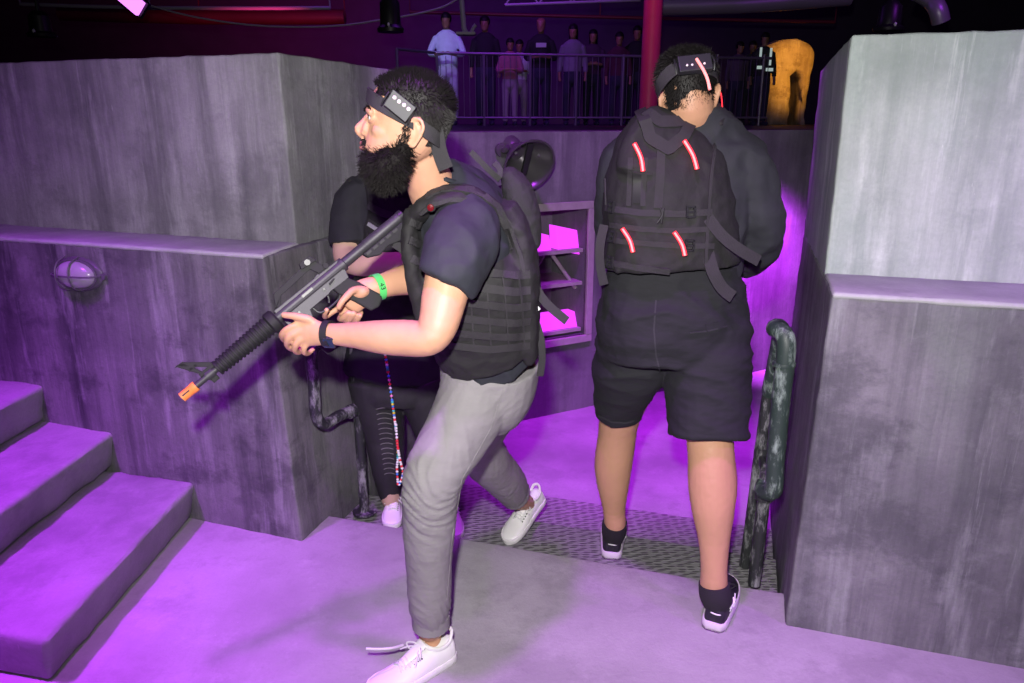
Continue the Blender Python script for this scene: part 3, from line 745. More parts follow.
# --- trousers, loose, grey, gathered at the ankle
M_trs = mat('trousers grey cotton', (.235, .22, .235), .85, var=.12, vscale=18, bump=.8, bscale=22, stretch=(1, 1, 2.2))
tr = S()
tube(tr, [K(490, 358, 2.00, 50, 62), K(489, 383, 2.01, 47, 60), K(482, 402, 2.03, 38, 50)], n=24, roundcap=False, e=2.3)
tube(tr, [K(480, 372, 1.93, 38, 36), K(474, 400, 1.91, 37, 38), K(458, 432, 1.86, 34, 36), K(440, 463, 1.80, 31, 32), K(432, 486, 1.78, 29.5, 29), K(430, 512, 1.79, 27, 27), K(429, 550, 1.81, 24, 25), K(430, 590, 1.83, 22, 23), K(430.5, 606, 1.84, 21, 22), K(431, 620, 1.845, 17, 18.5)], n=22, roundcap=False)
tube(tr, [K(500, 378, 2.10, 36, 34), K(489, 408, 2.18, 29, 32), K(478, 438, 2.26, 25, 28), K(485, 457, 2.34, 23, 25), K(499, 473, 2.46, 20, 22), K(511, 487, 2.58, 17, 19), K(514, 493, 2.61, 14.5, 16)], n=20, roundcap=False)
KN, CUF = PY(420, 490, 1.76), PY(430, 606, 1.84)
def trfold(p):
    k = math.exp(-((p - KN).length / .11) ** 2); c = math.exp(-((p.z - CUF.z) / .05) ** 2) if p.y < 2.1 else 0
    a = .0016 + .009 * k + .004 * c; w1 = p.z + .55 * p.x + .35 * nz(p, 5); q = V((p.x * .8 - p.z * .35, p.y * .8, w1))
    big = .010 * (ridged(V((p.x * 1.2 - p.z * .25, p.y, p.z * .6 + p.x * .3)), 7, 7, 7, 9) - .5) * (.4 + max(0, nz(p, 4, 3)))
    return a * (max(.25, ridged(q, 7, 7, 24, 5)) - .5) + big + .001 * (ridged(q, 30, 20, 45, 2) - .5)
trm = remesh(tr, .006, 4, .5, trfold)
trs = link_mesh('trousers', trm, M_trs, man)
BVH_TR = BVHTree.FromPolygons([v.co + origin(man) for v in trm.vertices], [tuple(p.vertices) for p in trm.polygons])
for cpt, rad_, axis in ((K(431, 619, 1.845, 18.5, 20), 0, V((.02, 0, 1))), (K(513.5, 491.5, 2.605, 15.5, 17), 0, V((-.35, -.6, .72)))):
    s = S(); ax = axis.normalized(); A = ax.orthogonal().normalized(); A = (X - ax * X.dot(ax)).normalized(); B = ax.cross(A); n = 44; rs = []
    for h_ in (-.020, -.010, 0, .010, .018):
        rs.append([cpt[0] + ax * h_ + (A * cos(2 * pi * i / n) * cpt[1] + B * sin(2 * pi * i / n) * cpt[2]) * (1 + .03 * (i % 2)) for i in range(n)])
    loft(s, rs); build('ankle_cuff', s, M_trs, trs)
s = S()   # seams and pocket line
for pix in ([(445, 372), (452, 380), (468, 384)], [(531, 378), (518, 385), (512, 398)], [(513, 362), (490, 430), (462, 480), (452, 540), (447, 600)]):
    strap_on(s, BVH_TR, dens(pix, 5), 1.1, .0012, 0, 2)
build('seam', s, M_trs, trs)
s = S(); M_leather = mat('belt tab leather', (.10, .025, .015), .5); strap_on(s, BVH_TR, [(497, 357), (497.5, 363), (498, 370)], 5, .003); tag(build('zip_pull', s, M_leather, trs), 'dark red leather tab')

# --- shoes
shoe(man, FH, FT, V((.0, -.05, 1)), 'white', side=-1)
shoe(man, TH_, TT, V((-.42, -.62, .72)), 'white', side=1)
s = S(); a = PY(403, 645, 1.80); wire(s, [a, PY(392, 648, 1.76), PY(378, 649, 1.74), PY(366, 648.5, 1.73)], .0035, 6, 4); build('shoelace', s, M_lace, man)

# --- tactical vest over the tee
vt = S()
tube(vt, [K(478, 222, 1.915, 40, 40), K(474, 250, 1.925, 60, 80), K(478, 290, 1.95, 62, 79), K(482, 318, 1.97, 57, 73), K(486, 329, 1.985, 54, 70)], n=28, roundcap=False, e=2.5)
# chest panel in front, shoulder straps over the top
tube(vt, [K(416, 206, 1.88, 8, 42), K(415, 230, 1.88, 9, 58), K(419, 260, 1.89, 11, 62), K(430, 300, 1.92, 12, 62)], n=18, e=3, roundcap=False)
for pts in ([K(418, 222, 1.80, 12, 7), K(424, 206, 1.775, 16, 8), K(440, 197, 1.765, 18, 8), K(466, 195, 1.765, 19, 8), K(490, 204, 1.785, 17, 8), K(507, 224, 1.82, 15, 9), K(517, 252, 1.86, 14, 10)],
            [K(425, 205, 2.02, 14, 8), K(445, 186, 2.03, 16, 8), K(470, 183, 2.04, 15, 8), K(500, 215, 2.05, 14, 9)]):
    tube(vt, pts, n=14, view=V((0, -.3, 1)))
tube(vt, [K(505, 195, 1.94, 10, 60), K(517, 225, 1.95, 14, 66), K(524, 265, 1.96, 14, 68), K(526, 310, 1.98, 12, 64), K(527, 332, 2.0, 9, 60)], n=20, e=3, roundcap=False)
vme = remesh(vt, .006, 5, .5, lambda p: cloth(p, .0055, 16, (1, 1, 1), 8))
vest = link_mesh('tactical_vest', vme, M_vest, man)
OV = origin(man)
BVH_V = BVHTree.FromPolygons([v.co + OV for v in vme.vertices], [tuple(p.vertices) for p in vme.polygons])
def vstrap(name, pix, w, thick=.003, lift=.0, m=None, k=4, parent=None):
    s = S(); strap_on(s, BVH_V, dens(pix, k), w, thick, lift, 2)
    return build(name, s, m or M_web, parent or vest, bevel=0, angle=30) if s.v else None
for y0, y1 in ((268, 276), (284, 292), (300, 308), (316, 323), (331, 337), (344, 347)):
    vstrap('webbing', [(462 + (y0 - 268) * -.18, y0 + 1), (490, y0 + 5), (515, y1), (530, y1 - 2)], 8.5, .0035)
vstrap('binding', [(462, 188), (490, 200), (510, 225), (521, 255), (524, 275)], 4, .004)
vstrap('binding', [(420, 214), (432, 205), (450, 200), (470, 200), (490, 208), (504, 226), (512, 250)], 4, .004)
vstrap('shoulder_webbing', [(427, 196), (440, 190), (455, 189), (475, 191)], 9, .004)
vstrap('shoulder_webbing', [(484, 196), (497, 207), (508, 228)], 8, .004)
for x in (468, 485, 502, 518): vstrap('stitching', [(x, 276), (x + 3, 300), (x + 5, 330), (x + 6, 345)], 1.6, .0045)
s = S()
for pix in ([(404, 215), (404, 250), (407, 285)],): pass
vstrap('chest_webbing', [(410, 222), (415, 224), (421, 226)], 8, .004); vstrap('chest_webbing', [(409, 240), (415, 243), (421, 245)], 8, .004); vstrap('chest_webbing', [(411, 258), (416, 261), (422, 263)], 8, .004)
# red sensor on the shoulder strap
p, n = hit(BVH_V, 431, 207)
M_redlens = mat('red sensor lens', (.13, .006, .01), .25)
if p is not None:
    n = (n + (CAM - p).normalized()).normalized(); s = S(); lathe(s, p - n * .002, n, [(.0001, .0), (.011, .0), (.012, .004), (.010, .007), (.0001, .0075)]); sb = build('shoulder_sensor', s, M_buckle, vest)
    s = S(); lathe(s, p + n * .005, n, [(.0001, .0), (.0085, .0), (.0075, .004), (.0001, .006)]); tag(build('sensor_lens', s, M_redlens, sb), 'red round lens')
# pouch with a padded mesh back, webbing tails, white care tag
ps = S(); tube(ps, [K(508, 172, 1.93, 8, 26), K(517, 190, 1.93, 15, 34), K(524, 215, 1.94, 16, 36), K(531, 240, 1.95, 10, 32)], n=18, e=2.6)
pme = remesh(ps, .005, 3, .5, lambda p: .0025 * nz(p, 60)); pouch = link_mesh('back_pouch', pme, M_mesh_fab, vest)
s = S(); ribbon(s, [(PY(471, 152, 1.86), V((-.2, -1, .4))), (PY(480, 161, 1.86), V((-.2, -1, .3))), (PY(490, 171, 1.865), V((-.2, -1, .2))), (PY(500, 180, 1.88), V((-.2, -1, .2)))], .014, .0025); build('strap_tail', s, M_web, vest, angle=30)
s = S(); ribbon(s, [(PY(494, 163, 1.90), V((.2, -1, .3))), (PY(500, 170, 1.89), V((0, -1, .2))), (PY(499, 178, 1.885), V((0, -1, .2)))], .014, .0025); build('strap_tail', s, M_web, vest, angle=30)
s = S(); ribbon(s, [(PY(526, 268, 1.87), V((0, -1, .2))), (PY(533, 283, 1.86), V((0, -1, .3))), (PY(546, 303, 1.86), V((0, -1, .4))), (PY(567, 321, 1.865), V((0, -1, .5)))], .023, .002); build('strap_tail', s, M_web, vest, angle=30)
s = S(); ribbon(s, [(PY(536, 322, 1.885), V((.3, -1, 0))), (PY(541, 340, 1.88), V((.3, -1, 0))), (PY(542, 360, 1.885), V((.3, -1, 0))), (PY(540, 376, 1.89), V((.3, -1, 0)))], .019, .002); build('strap_tail', s, M_web, vest, angle=30)
s = S(); ribbon(s, [(PY(519, 296, 1.86), V((0, -1, 0))), (PY(527, 315, 1.86), V((0, -1, 0))), (PY(533, 335, 1.865), V((0, -1, 0)))], .014, .002); build('strap_tail', s, M_web, vest, angle=30)
s = S(); ribbon(s, [(PY(529, 299, 1.853), V((0, -1, 0))), (PY(533, 305, 1.852), V((0, -1, 0))), (PY(538, 311, 1.853), V((0, -1, 0)))], .017, .001)
tag(build('care_tag', s, mat('tag white', (.8, .8, .82), .7), vest), 'small white care tag')
s = S()
for px, py in ((527, 262), (523, 290), (520, 318)):
    s = S(); p = PY(px, py, 1.862); box(s, p, X, Yv, Z, .013, .004, .010); build('buckle', s, M_buckle, vest, smooth=False, bevel=.002)

# --- watch and wristband
def cuff(name, c, ax, ra, rb, wid, m, parent, th=.0018, view=V((0, 1, 0))):
    ax = ax.normalized(); A = ax.cross(view).normalized(); B = A.cross(ax); s = S(); n = 30; o = [(-wid / 2, 0), (-wid / 2, th), (wid / 2, th), (wid / 2, 0)]
    rs = [[c + ax * h + A * cos(2 * pi * i / n) * (ra + t) + B * sin(2 * pi * i / n) * (rb + t) for i in range(n)] for h, t in o]
    loft(s, rs, cap=False); k = len(s.v) - 4 * n
    s.f += [(k + i, k + (i + 1) % n, k + 3 * n + (i + 1) % n, k + 3 * n + i) for i in range(n)]; s.mi += [0] * n
    return build(name, s, m, parent), A, B
c = K(328.5, 334, 1.70, 13, 11.5); watch, A, B = cuff('wristwatch', c[0], PY(352, 335, 1.68) - PY(326, 334, 1.70), c[1], c[2], .018, M_rubber, man)
s = S(); wc = PY(329, 342, 1.682); wn = V((-.05, -.85, -.5)).normalized(); wa = (X - wn * X.dot(wn)).normalized(); wb = wn.cross(wa)
box(s, wc, wa, wb, wn, .0145, .017, .0055); wbx = build('watch_case', s, M_buckle, watch, smooth=False, bevel=.003)
s = S(); box(s, wc + wn * .0056, wa, wb, wn, .0115, .0135, .0008); build('watch_face', s, mat('watch glass', (.012, .03, .06), .1), wbx, smooth=False)
M_band = mat('wristband green', (.10, .62, .16), .5)
c = K(377.3, 287.3, 1.893, 13.2, 11.5); wband, A, B = cuff('wristband', c[0], PY(400, 281, 1.95) - PY(366, 291, 1.885), c[1], c[2], .020, M_band, man, .0012)
def text_obj(name, txt, size, loc, right, upv, m, parent, ext=.0004):
    cu = bpy.data.curves.new(name, 'FONT'); cu.body = txt; cu.size = size; cu.align_x = 'CENTER'; cu.align_y = 'CENTER'; cu.extrude = ext
    o = bpy.data.objects.new('t', cu); COL.objects.link(o); dg = bpy.context.evaluated_depsgraph_get(); dg.update()
    me = bpy.data.meshes.new_from_object(o.evaluated_get(dg)); bpy.data.objects.remove(o)
    r = right.normalized(); nn = r.cross(upv).normalized(); u = nn.cross(r); me.transform(Matrix.Translation(loc) @ Matrix((r, u, nn)).transposed().to_4x4())
    return link_mesh(name, me, m, parent, False)
wax = (PY(400, 281, 1.95) - PY(366, 291, 1.885)).normalized()
tp = PY(380.5, 287.5, 1.87); bvw = BVHTree.FromPolygons([v.co + OV for v in wband.data.vertices], [tuple(p.vertices) for p in wband.data.polygons])
p, n = hit(bvw, 382.3, 286.5)
if p is not None:
    if n.dot(CAM - p) < 0: n = -n
    rt = V((wax.y * 0, 0, -1)); rt = (V((.30, 0, -1)) - n * V((.30, 0, -1)).dot(n)).normalized()
    text_obj('wristband_number', '43', .019, p + n * .0012, rt, n.cross(rt), M_rubber, wband)
# ------------------------------------------------------------------ the toy rifle
R0, R1 = PY(182, 397.5, 1.665), PY(402.5, 215, 1.95)     # muzzle, end of the buffer tube
rx = (R1 - R0); RL = rx.length; rx.normalize(); PXS = RL / 286.2   # metres per photo pixel along the barrel
rn = rx.cross(V((-.08, 1, -.05))).normalized()
if rn.z < 0: rn = -rn                                     # up of the rifle
rs_ = rn.cross(rx).normalized()
if rs_.y > 0: rs_ = -rs_                                  # side facing the viewer
def G(s_, d_=0, e_=0): return R0 + rx * (s_ * PXS) + rn * (d_ * PXS) + rs_ * e_
M_gun = mat('gun metal grey', (.042, .041, .047), .5, metal=.2, var=.12, vscale=40, bump=.1, bscale=500)
M_poly = mat('gun polymer', (.014, .014, .016), .65, bump=.2, bscale=700, spec=.3)
M_tip = mat('orange tip', (.90, .27, .06), .5)
gun = thing('toy_rifle', G(150), 'black toy assault rifle with orange muzzle tip, held by the bearded man', 'toy gun')
def cyl(s, s0, s1, r0, r1=None, d=0, n=20): return lathe(s, G(s0, d), rx, [(1e-4, 0), (r0, 0), (r1 or r0, (s1 - s0) * PXS), (1e-4, (s1 - s0) * PXS)], n)
def prof2(s, pts, e0, e1): return prism(s, [G(a, b, e0) for a, b in pts], rs_ * (e1 - e0))
rc = S()   # upper and lower receiver
lathe(rc, G(118), rx, [(1e-4, 0), (.0155, 0), (.0165, .01), (.0165, 86 * PXS), (1e-4, 86 * PXS)], 20)
prof2(rc, [(121, -12), (121, 4), (200, 4), (202, -4), (199, -14), (190, -14), (176, -13), (172, -14), (148, -14), (145, -22), (124, -22)], -.0135, .0135)
prof2(rc, [(120, 3), (202, 3), (202, 7), (120, 8)], -.011, .011)
prof2(rc, [(170, 4), (178, 4), (178, 9), (172, 8)], -.016, .010)
recv = build('receiver', rc, M_gun, gun, smooth=False, bevel=.0016)
for a, d, w, h in ((157, 1, 14, 3.2), (172, -7, 3, 3), (138, -9, 3, 3)):
    s = S(); box(s, G(a, d, .0155 if d > 0 else .0142), rx, rn, rs_, w * PXS / 2, h * PXS / 2, .0016); build('port_cover' if d > 0 else 'pin', s, M_buckle, recv, smooth=False, bevel=.0006)
s = S(); prof2(s, [(179, -8), (187, -6), (187, -4.5), (179, -5.5)], .0135, .0175); build('selector', s, M_poly, recv, smooth=False, bevel=.0006)
s = S()    # carrying handle: rear leg, front leg, top bar, ramp
prof2(s, [(119, 8), (123, 8), (131, 21), (180, 24), (184, 22), (188, 8), (179, 8), (175, 17), (136, 15), (128, 8)], -.007, .007)
hdl = build('carry_handle', s, M_poly, gun, smooth=False, bevel=.0014)
s = S(); prof2(s, [(168, 22), (170, 28), (183, 28), (186, 20)], -.012, .012); rsb = build('rear_sight', s, M_poly, hdl, smooth=False, bevel=.0012)
s = S(); lathe(s, G(177, 24, .011), rs_, [(1e-4, 0), (.0075, 0), (.0075, .006), (1e-4, .006)], 16); build('sight_knob', s, M_buckle, rsb, smooth=False)
s = S(); lathe(s, G(189, 10, .004), rs_, [(1e-4, 0), (.007, 0), (.007, .012), (1e-4, .012)], 14); build('forward_assist', s, M_poly, recv, smooth=False)
s = S()    # ribbed handguard
pr = [(1e-4, 0), (.0175, 0)]
nr = 15
for k in range(nr):
    h0 = (112 - 41 - 6) * PXS * k / nr; dh = 65 * PXS / nr; r = .0205 + .006 * k / nr
    pr += [(r, h0 + dh * .12), (r, h0 + dh * .55), (r - .003, h0 + dh * .68), (r - .003, h0 + dh)]
pr += [(.027, 66 * PXS), (.0295, 67 * PXS), (.0295, 74 * PXS), (.024, 76 * PXS), (1e-4, 76 * PXS)]
lathe(s, G(42, 0), rx, pr, 22); build('handguard', s, M_poly, gun, angle=35)
s = S(); cyl(s, 12, 44, .0085); cyl(s, 30, 38, .0125); brl = build('barrel', s, M_gun, gun)
s = S(); lathe(s, G(0), rx, [(.006, .004), (.0065, 0), (.0125, 0), (.0125, 12 * PXS), (.0135, 12.5 * PXS), (.0135, 17 * PXS), (1e-4, 17 * PXS)], 20); tip = build('muzzle_tip', s, M_tip, gun); tag(tip, 'bright orange muzzle tip')
s = S(); box(s, G(6, 1, .0122), rx, rn, rs_, .010, .0018, .001); build('vent_slot', s, M_rubber, tip, smooth=False)
s = S()    # front sight tower, open triangle
prof2(s, [(28, 5), (31, 5), (23, 25), (17, 26), (17, 24)], -.005, .005)
prof2(s, [(17, 26), (23, 26), (43, 8), (43, 4), (40, 4)], -.005, .005)
prof2(s, [(26, 3), (44, 3), (44, 7), (26, 7)], -.007, .007); prof2(s, [(22, 14), (32, 14), (31, 17), (21, 17)], -.005, .005)
prof2(s, [(31, -9), (38, -9), (38, 0), (31, 0)], -.006, .006)
build('front_sight', s, M_poly, gun, smooth=False, bevel=.0012)
s = S(); prof2(s, [(125, -20), (144, -20), (152, -44), (149, -62), (131, -60), (128, -42)], -.011, .011)
mag = build('magazine', s, M_poly, gun, smooth=False, bevel=.002)
for q in (132, 136.5, 141):
    s = S(); prof2(s, [(q, -24), (q + 1.8, -24), (q + 6, -44), (q + 4, -58), (q + 2.2, -58), (q + 4, -44)], .0108, .0125); build('rib', s, M_poly, mag, smooth=False)
s = S()    # pistol grip
prof2(s, [(179, -12), (197, -11), (204, -24), (213, -49), (211, -53), (203, -57), (194, -55), (187, -36), (180, -20)], -.0125, .0125)
build('pistol_grip', s, M_poly, gun, smooth=False, bevel=.004)
s = S(); wire(s, [G(151, -13), G(154, -23), G(168, -25), G(180, -23), G(183, -16)], .0028, 8, 4); build('trigger_guard', s, M_gun, gun)
s = S(); wire(s, [G(171, -12), G(170, -17), G(167, -21)], .0026, 8, 3); build('trigger', s, M_gun, gun)
s = S(); lathe(s, G(200, 0), rx, [(1e-4, 0), (.018, 0), (.018, 5 * PXS), (.0135, 6 * PXS), (.0135, 34 * PXS), (.0150, 35 * PXS), (.0150, 86.2 * PXS), (1e-4, 86.2 * PXS)], 20)
buf = build('buffer_tube', s, M_gun, gun)
s = S(); lathe(s, G(281, 0), rx, [(1e-4, 0), (.0165, 0), (.0165, 5 * PXS), (.012, 6 * PXS), (1e-4, 6 * PXS)], 18); build('tube_cap', s, M_buckle, buf)
s = S(); prof2(s, [(226, -5), (292, -5), (294, -34), (286, -36), (276, -22), (252, -15), (240, -17), (228, -11)], -.012, .012)
stk = build('butt_stock', s, M_poly, gun, smooth=False, bevel=.003)
for q in (232, 241, 250, 259, 268): s = S(); box(s, G(q, -7.5, .0122), rx, rn, rs_, 3 * PXS, 1.4 * PXS, .0012); build('stock_notch', s, M_rubber, stk, smooth=False)
s = S(); ribbon(s, [(G(258, -17, .004), rs_), (G(261, -30, .008), rs_), (G(255, -52, .01), rs_), (G(248, -72, .012), rs_)], .018, .002); build('sling_strap', s, M_web, gun, angle=30)
s = S(); ribbon(s, [(G(262, -20, .0), rs_), (G(268, -40, .004), rs_), (G(268, -62, .006), rs_)], .014, .002); build('sling_strap', s, M_web, gun, angle=30)
# ------------------------------------------------------------------ the man seen from behind
M_sweat = mat('sweatshirt charcoal', (.021, .022, .030), .85, var=.2, vscale=30, bump=.9, bscale=14)
M_shorts = mat('shorts black', (.010, .010, .0145), .85, var=.3, vscale=24, bump=.9, bscale=14, stretch=(1, 1, 2.6))
M_sock = mat('sock black', (.016, .012, .02), .9, bump=.4, bscale=500)
M_trail = mat('red LED trail', (.6, .03, .04), .3, emit=(1, .02, .04), estr=1.6)  # light trails of small LEDs, modelled as solid glowing sticks
M_trail_core = mat('red trail core', (.8, .3, .3), .3, emit=(1, .22, .20), estr=1.3)
manb = thing('person', V((.52, 2.28, -.06)), 'man seen from behind in black shorts and a black vest with glowing red light trails', 'person')
OB = origin(manb)
hb_R = Head(V((0, 0, 0)), V((.02, .93, -.36)), V((0, .36, .93)), 1.0).R
ear = PY(687, 98, 2.24)
h2 = Head(ear - hb_R @ V((-.012, 0, .106)), V((.02, .93, -.36)), V((0, .36, .93)), 1.0)
sk = S(); h2.skin(sk); h2.lids(sk)
tube(sk, [K(688, 84, 2.24, 22, 24), K(690, 106, 2.24, 23, 25), K(691, 122, 2.26, 23, 22), K(689, 145, 2.28, 30, 22)], n=18)
tube(sk, [K(689, 146, 2.285, 40, 24), K(684, 200, 2.28, 56, 36), K(674, 290, 2.26, 55, 40), K(672, 330, 2.26, 55, 42)], n=18)
tube(sk, [K(730, 150, 2.285, 13), K(750, 190, 2.25, 16), K(758, 228, 2.28, 16), K(757, 250, 2.36, 14), K(744, 264, 2.46, 11), K(737, 271, 2.50, 9, 7)], n=14)
tube(sk, [K(642, 158, 2.29, 12), K(619, 190, 2.32, 16), K(613, 225, 2.40, 14), K(630, 262, 2.54, 12), K(655, 275, 2.62, 9)], n=14)
# hands ahead of the belly: right one just shows
hq = PY(735.5, 273, 2.51)
for k in range(4):
    a = hq + V((-.012, .002, .016 - k * .014)); finger(sk, [a, a + V((-.022, .024, -.014)), a + V((-.042, .032, -.022)), a + V((-.055, .022, -.024))], .0085)
ball(sk, hq + V((-.012, .004, -.004)), .018, .020, .032); finger(sk, [hq + V((0, 0, .012)), hq + V((-.008, .018, -.022)), hq + V((-.022, .026, -.045))], .009)
hl = PY(657, 276, 2.62); ball(sk, hl, .030, .018, .032)
for k in range(4):
    a = hl + V((.022, .004, .020 - k * .014)); finger(sk, [a, a + V((.02, .016, -.01)), a + V((.036, .010, -.012)), a + V((.038, -.004, -.012))], .0085)
finger(sk, [hl + V((.004, 0, .028)), hl + V((.02, .01, .036)), hl + V((.04, .012, .03))], .009)
# legs
RH, LH = PZ(713, 633, 0) + V((0, .01, 0)), PZ(609, 561, -.06) + V((.01, .01, 0))
RT_, LT_ = RH + V((.115, .262, 0)), LH + V((.06, .28, 0))
tube(sk, [K(700, 345, 2.23, 32), K(707, 400, 2.16, 28), K(709, 432, 2.13, 23.5), K(711, 455, 2.11, 23), K(712.5, 485, 2.09, 24), K(713, 510, 2.07, 21), K(714, 540, 2.055, 15.5), K(714, 568, 2.045, 13, 14), K(714, 590, 2.045, 13.5, 15), (RH.lerp(RT_, .18) + Z * .055, .032, .036), (RH.lerp(RT_, .5) + Z * .04, .028, .024)], n=16)
tube(sk, [K(645, 345, 2.28, 32), K(626, 395, 2.38, 24), K(619, 420, 2.42, 20), K(617, 436, 2.44, 19), K(613.5, 462, 2.46, 19), K(613, 482, 2.47, 16.5), K(614, 508, 2.485, 11.5), K(615, 526, 2.495, 10.5, 11), (LH.lerp(LT_, .18) + Z * .06, .032, .036), (LH.lerp(LT_, .5) + Z * .04, .028, .024)], n=16)
bme2 = remesh(sk, .0040, 3, .5, lambda p: .0007 * nz(p, 60)); link_mesh('body', bme2, M_skin_b, manb); h2.eyes(manb)
s = S(); tube(s, [(h2.p(.092, .02, .062), .004), (h2.p(.103, 0, .062), .006), (h2.p(.092, -.02, .062), .004)], n=8); build('lips', s, M_lip, manb)
# hair, longer on top and brushed
def hairtest_b(c):
    x, y, z = c
    if z > .185: return x < .07
    if z > .155: return x < .05
    if z > .12: return x < .012
    return x < -.030 and z > .065
s = cap(h2, .03, hairtest_b); base = bpy.data.meshes.new('b'); base.from_pydata([tuple(v) for v in s.v], [], s.f); base.update()
Mi2 = h2.M.inverted(); ro = []
for p, n in surface_samples(base, 5200):
    if n.dot(p - h2.p(0, 0, .13)) < 0: n = -n
    q = Mi2 @ p; up = max(0, (q.z - .15) / .08); ro.append((p, n * .6 + h2.R @ V((-.1, .35 * nz(p, 12) + (.5 if up > .3 else 0), .2 * up - .8 * (1 - up)))))
strands(s, [r for r in ro if (Mi2 @ r[0]).z > .15], .020, .0012, .3, 3, h2.R @ V((-.3, 0, -.3)))
strands(s, [r for r in ro if (Mi2 @ r[0]).z <= .15], .012, .0010, .25, 2)
build('hair', s, M_hair, manb, fixn=False)
# headband, sensor with a red light trail below it
s = S(); head_band(h2, s, .165, .152, .034, .10); band2 = build('headband', s, M_web, manb)
bc = h2.M @ hpoint(.158, pi, 1.10); bn = (h2.R @ V((-1, 0, .12))).normalized(); br = h2.R @ V((0, 1, 0)); bu = bn.cross(br)
if bu.z < 0: bu = -bu
br = bu.cross(bn)   # to the right as seen from behind
tl = -.10; br, bu = (br + bu * .11).normalized(), (bu - br * .11).normalized()
s = S(); box(s, bc + bn * .006, br, bu, bn, .046, .024, .010); sb2 = build('sensor_box', s, M_box, band2, smooth=False, bevel=.003)
for k in (-.024, -.010, .012, .024):
    s = S(); ball(s, bc + bn * .0165 + br * k - bu * .007, .0032, .002, .0032); tag(build('sensor_light', s, M_dot, sb2), 'pale round sensor light')
for sg in (-1, 1):
    s = S(); wire(s, [bc + br * (.052 * sg) + bu * .022 + bn * .002, bc + br * (.054 * sg) + bn * .010, bc + br * (.052 * sg) - bu * .022 + bn * .002], .003, 8, 3); build('strap_loop', s, M_buckle, band2)
s = S(); ribbon(s, [(bc - br * .055 - bu * .004 + bn * .001, bn), (bc - br * .078 - bu * .016 - bn * .012, bn - br * .4), (bc - br * .095 - bu * .030 - bn * .034, bn - br), (bc - br * .098 - bu * .034 - bn * .06, -br)], .036, .002); build('band_tail', s, M_web, band2)
s = S(); wire(s, [bc + bn * .018 + br * .004 + bu * .008, bc + bn * .026 + br * .014 - bu * .03, bc + bn * .026 + br * .021 - bu * .06, bc + bn * .024 + br * .023 - bu * .090], .0042, 10, 5)
tag(build('light_trail', s, M_trail_core, band2), 'curved red light trail of the headband LED, built solid')
s = S(); wire(s, [PY(714.5, 76, 2.26), PY(718.5, 86, 2.25), PY(721.5, 97, 2.25), PY(722.5, 112, 2.26)], .0018, 8, 4); tag(build('ear_light_trail', s, M_trail, band2), 'thin red light trail beside the ear, built as a cord')  # a thin trail of light, modelled as a solid cord
# sweatshirt
ts = S()
tube(ts, [K(690, 107, 2.255, 25, 27), K(690, 119, 2.268, 38, 29), K(690, 133, 2.28, 54, 32), K(689, 150, 2.285, 76, 38), K(688, 200, 2.285, 68, 44), K(680, 250, 2.28, 62, 46), K(674, 280, 2.275, 64, 46)], n=26, roundcap=False, e=2.3)
tube(ts, [K(726, 142, 2.28, 19, 26), K(745, 165, 2.265, 23, 28), K(755, 194, 2.25, 24, 26), K(760, 224, 2.26, 23, 25), K(758, 246, 2.32, 22, 22), K(750, 257, 2.41, 18, 18), K(742, 264, 2.46, 15, 15)], n=20)
tube(ts, [K(652, 142, 2.285, 20, 24), K(626, 164, 2.29, 25, 26), K(618, 190, 2.31, 21, 24), K(616, 226, 2.39, 20, 22), K(630, 260, 2.52, 17, 18), K(648, 270, 2.59, 14)], n=20)
tme2 = remesh(ts, .006, 5, .5, lambda p: cloth(p, .010, 9, (1, 1, 1.2), 33)); sw = link_mesh('sweatshirt', tme2, M_sweat, manb)
# shorts
ts = S()
tube(ts, [K(673, 262, 2.272, 65, 47), K(672, 280, 2.27, 69, 51), K(672, 305, 2.265, 73, 56), K(672, 335, 2.26, 75, 58), K(672, 352, 2.26, 70, 54)], n=28, roundcap=False, e=2.4)
tube(ts, [K(641, 330, 2.29, 43, 48), K(632, 358, 2.31, 38, 44), K(623, 385, 2.37, 30, 36), K(618, 411, 2.41, 22.5, 27)], n=22, roundcap=False, e=2.3)
tube(ts, [K(703, 330, 2.25, 46, 50), K(706, 365, 2.21, 43, 46), K(708, 400, 2.17, 40.5, 41), K(708, 436, 2.135, 39, 38)], n=22, roundcap=False, e=2.3)
ball(ts, PY(640, 322, 2.19), .10, .09, .13); ball(ts, PY(702, 324, 2.175), .11, .09, .135)
def shfold(p): return .008 * (ridged(V((p.x * .5 + p.z * .15, p.y * .5, p.z + .25 * abs(p.x - .45))), 10, 10, 16, 7) - .5) + .008 * nz(p, 8) + .0015 * (ridged(p, 20, 20, 60, 4) - .5)
sme = remesh(ts, .006, 9, .5, shfold); sho = link_mesh('shorts', sme, M_shorts, manb)
BVH_S = BVHTree.FromPolygons([v.co + OB for v in sme.vertices], [tuple(p.vertices) for p in sme.polygons])
M_stitch = mat('dark stitch', (.022, .021, .028), .8)
def sstrap(name, pix, w, th=.0015, m=None):
    s = S(); strap_on(s, BVH_S, dens(pix, 5), w, th, 0, 2)
    if s.v: build(name, s, m or M_shorts, sho, angle=30)
sstrap('back_pocket', [(690, 333), (708, 331), (727, 326)], 1.5, .002, M_stitch); sstrap('pocket_patch', [(706, 328), (716, 326), (726, 322)], 8, .002)
sstrap('hem', [(599, 416), (612, 422), (625, 423), (634, 421)], 2, .002, M_stitch); sstrap('hem', [(673, 442), (690, 447), (715, 448), (743, 440)], 2, .002, M_stitch)
sstrap('back_seam', [(656, 300), (654, 330), (656, 355), (660, 372)], 1.5, .0012, M_stitch)
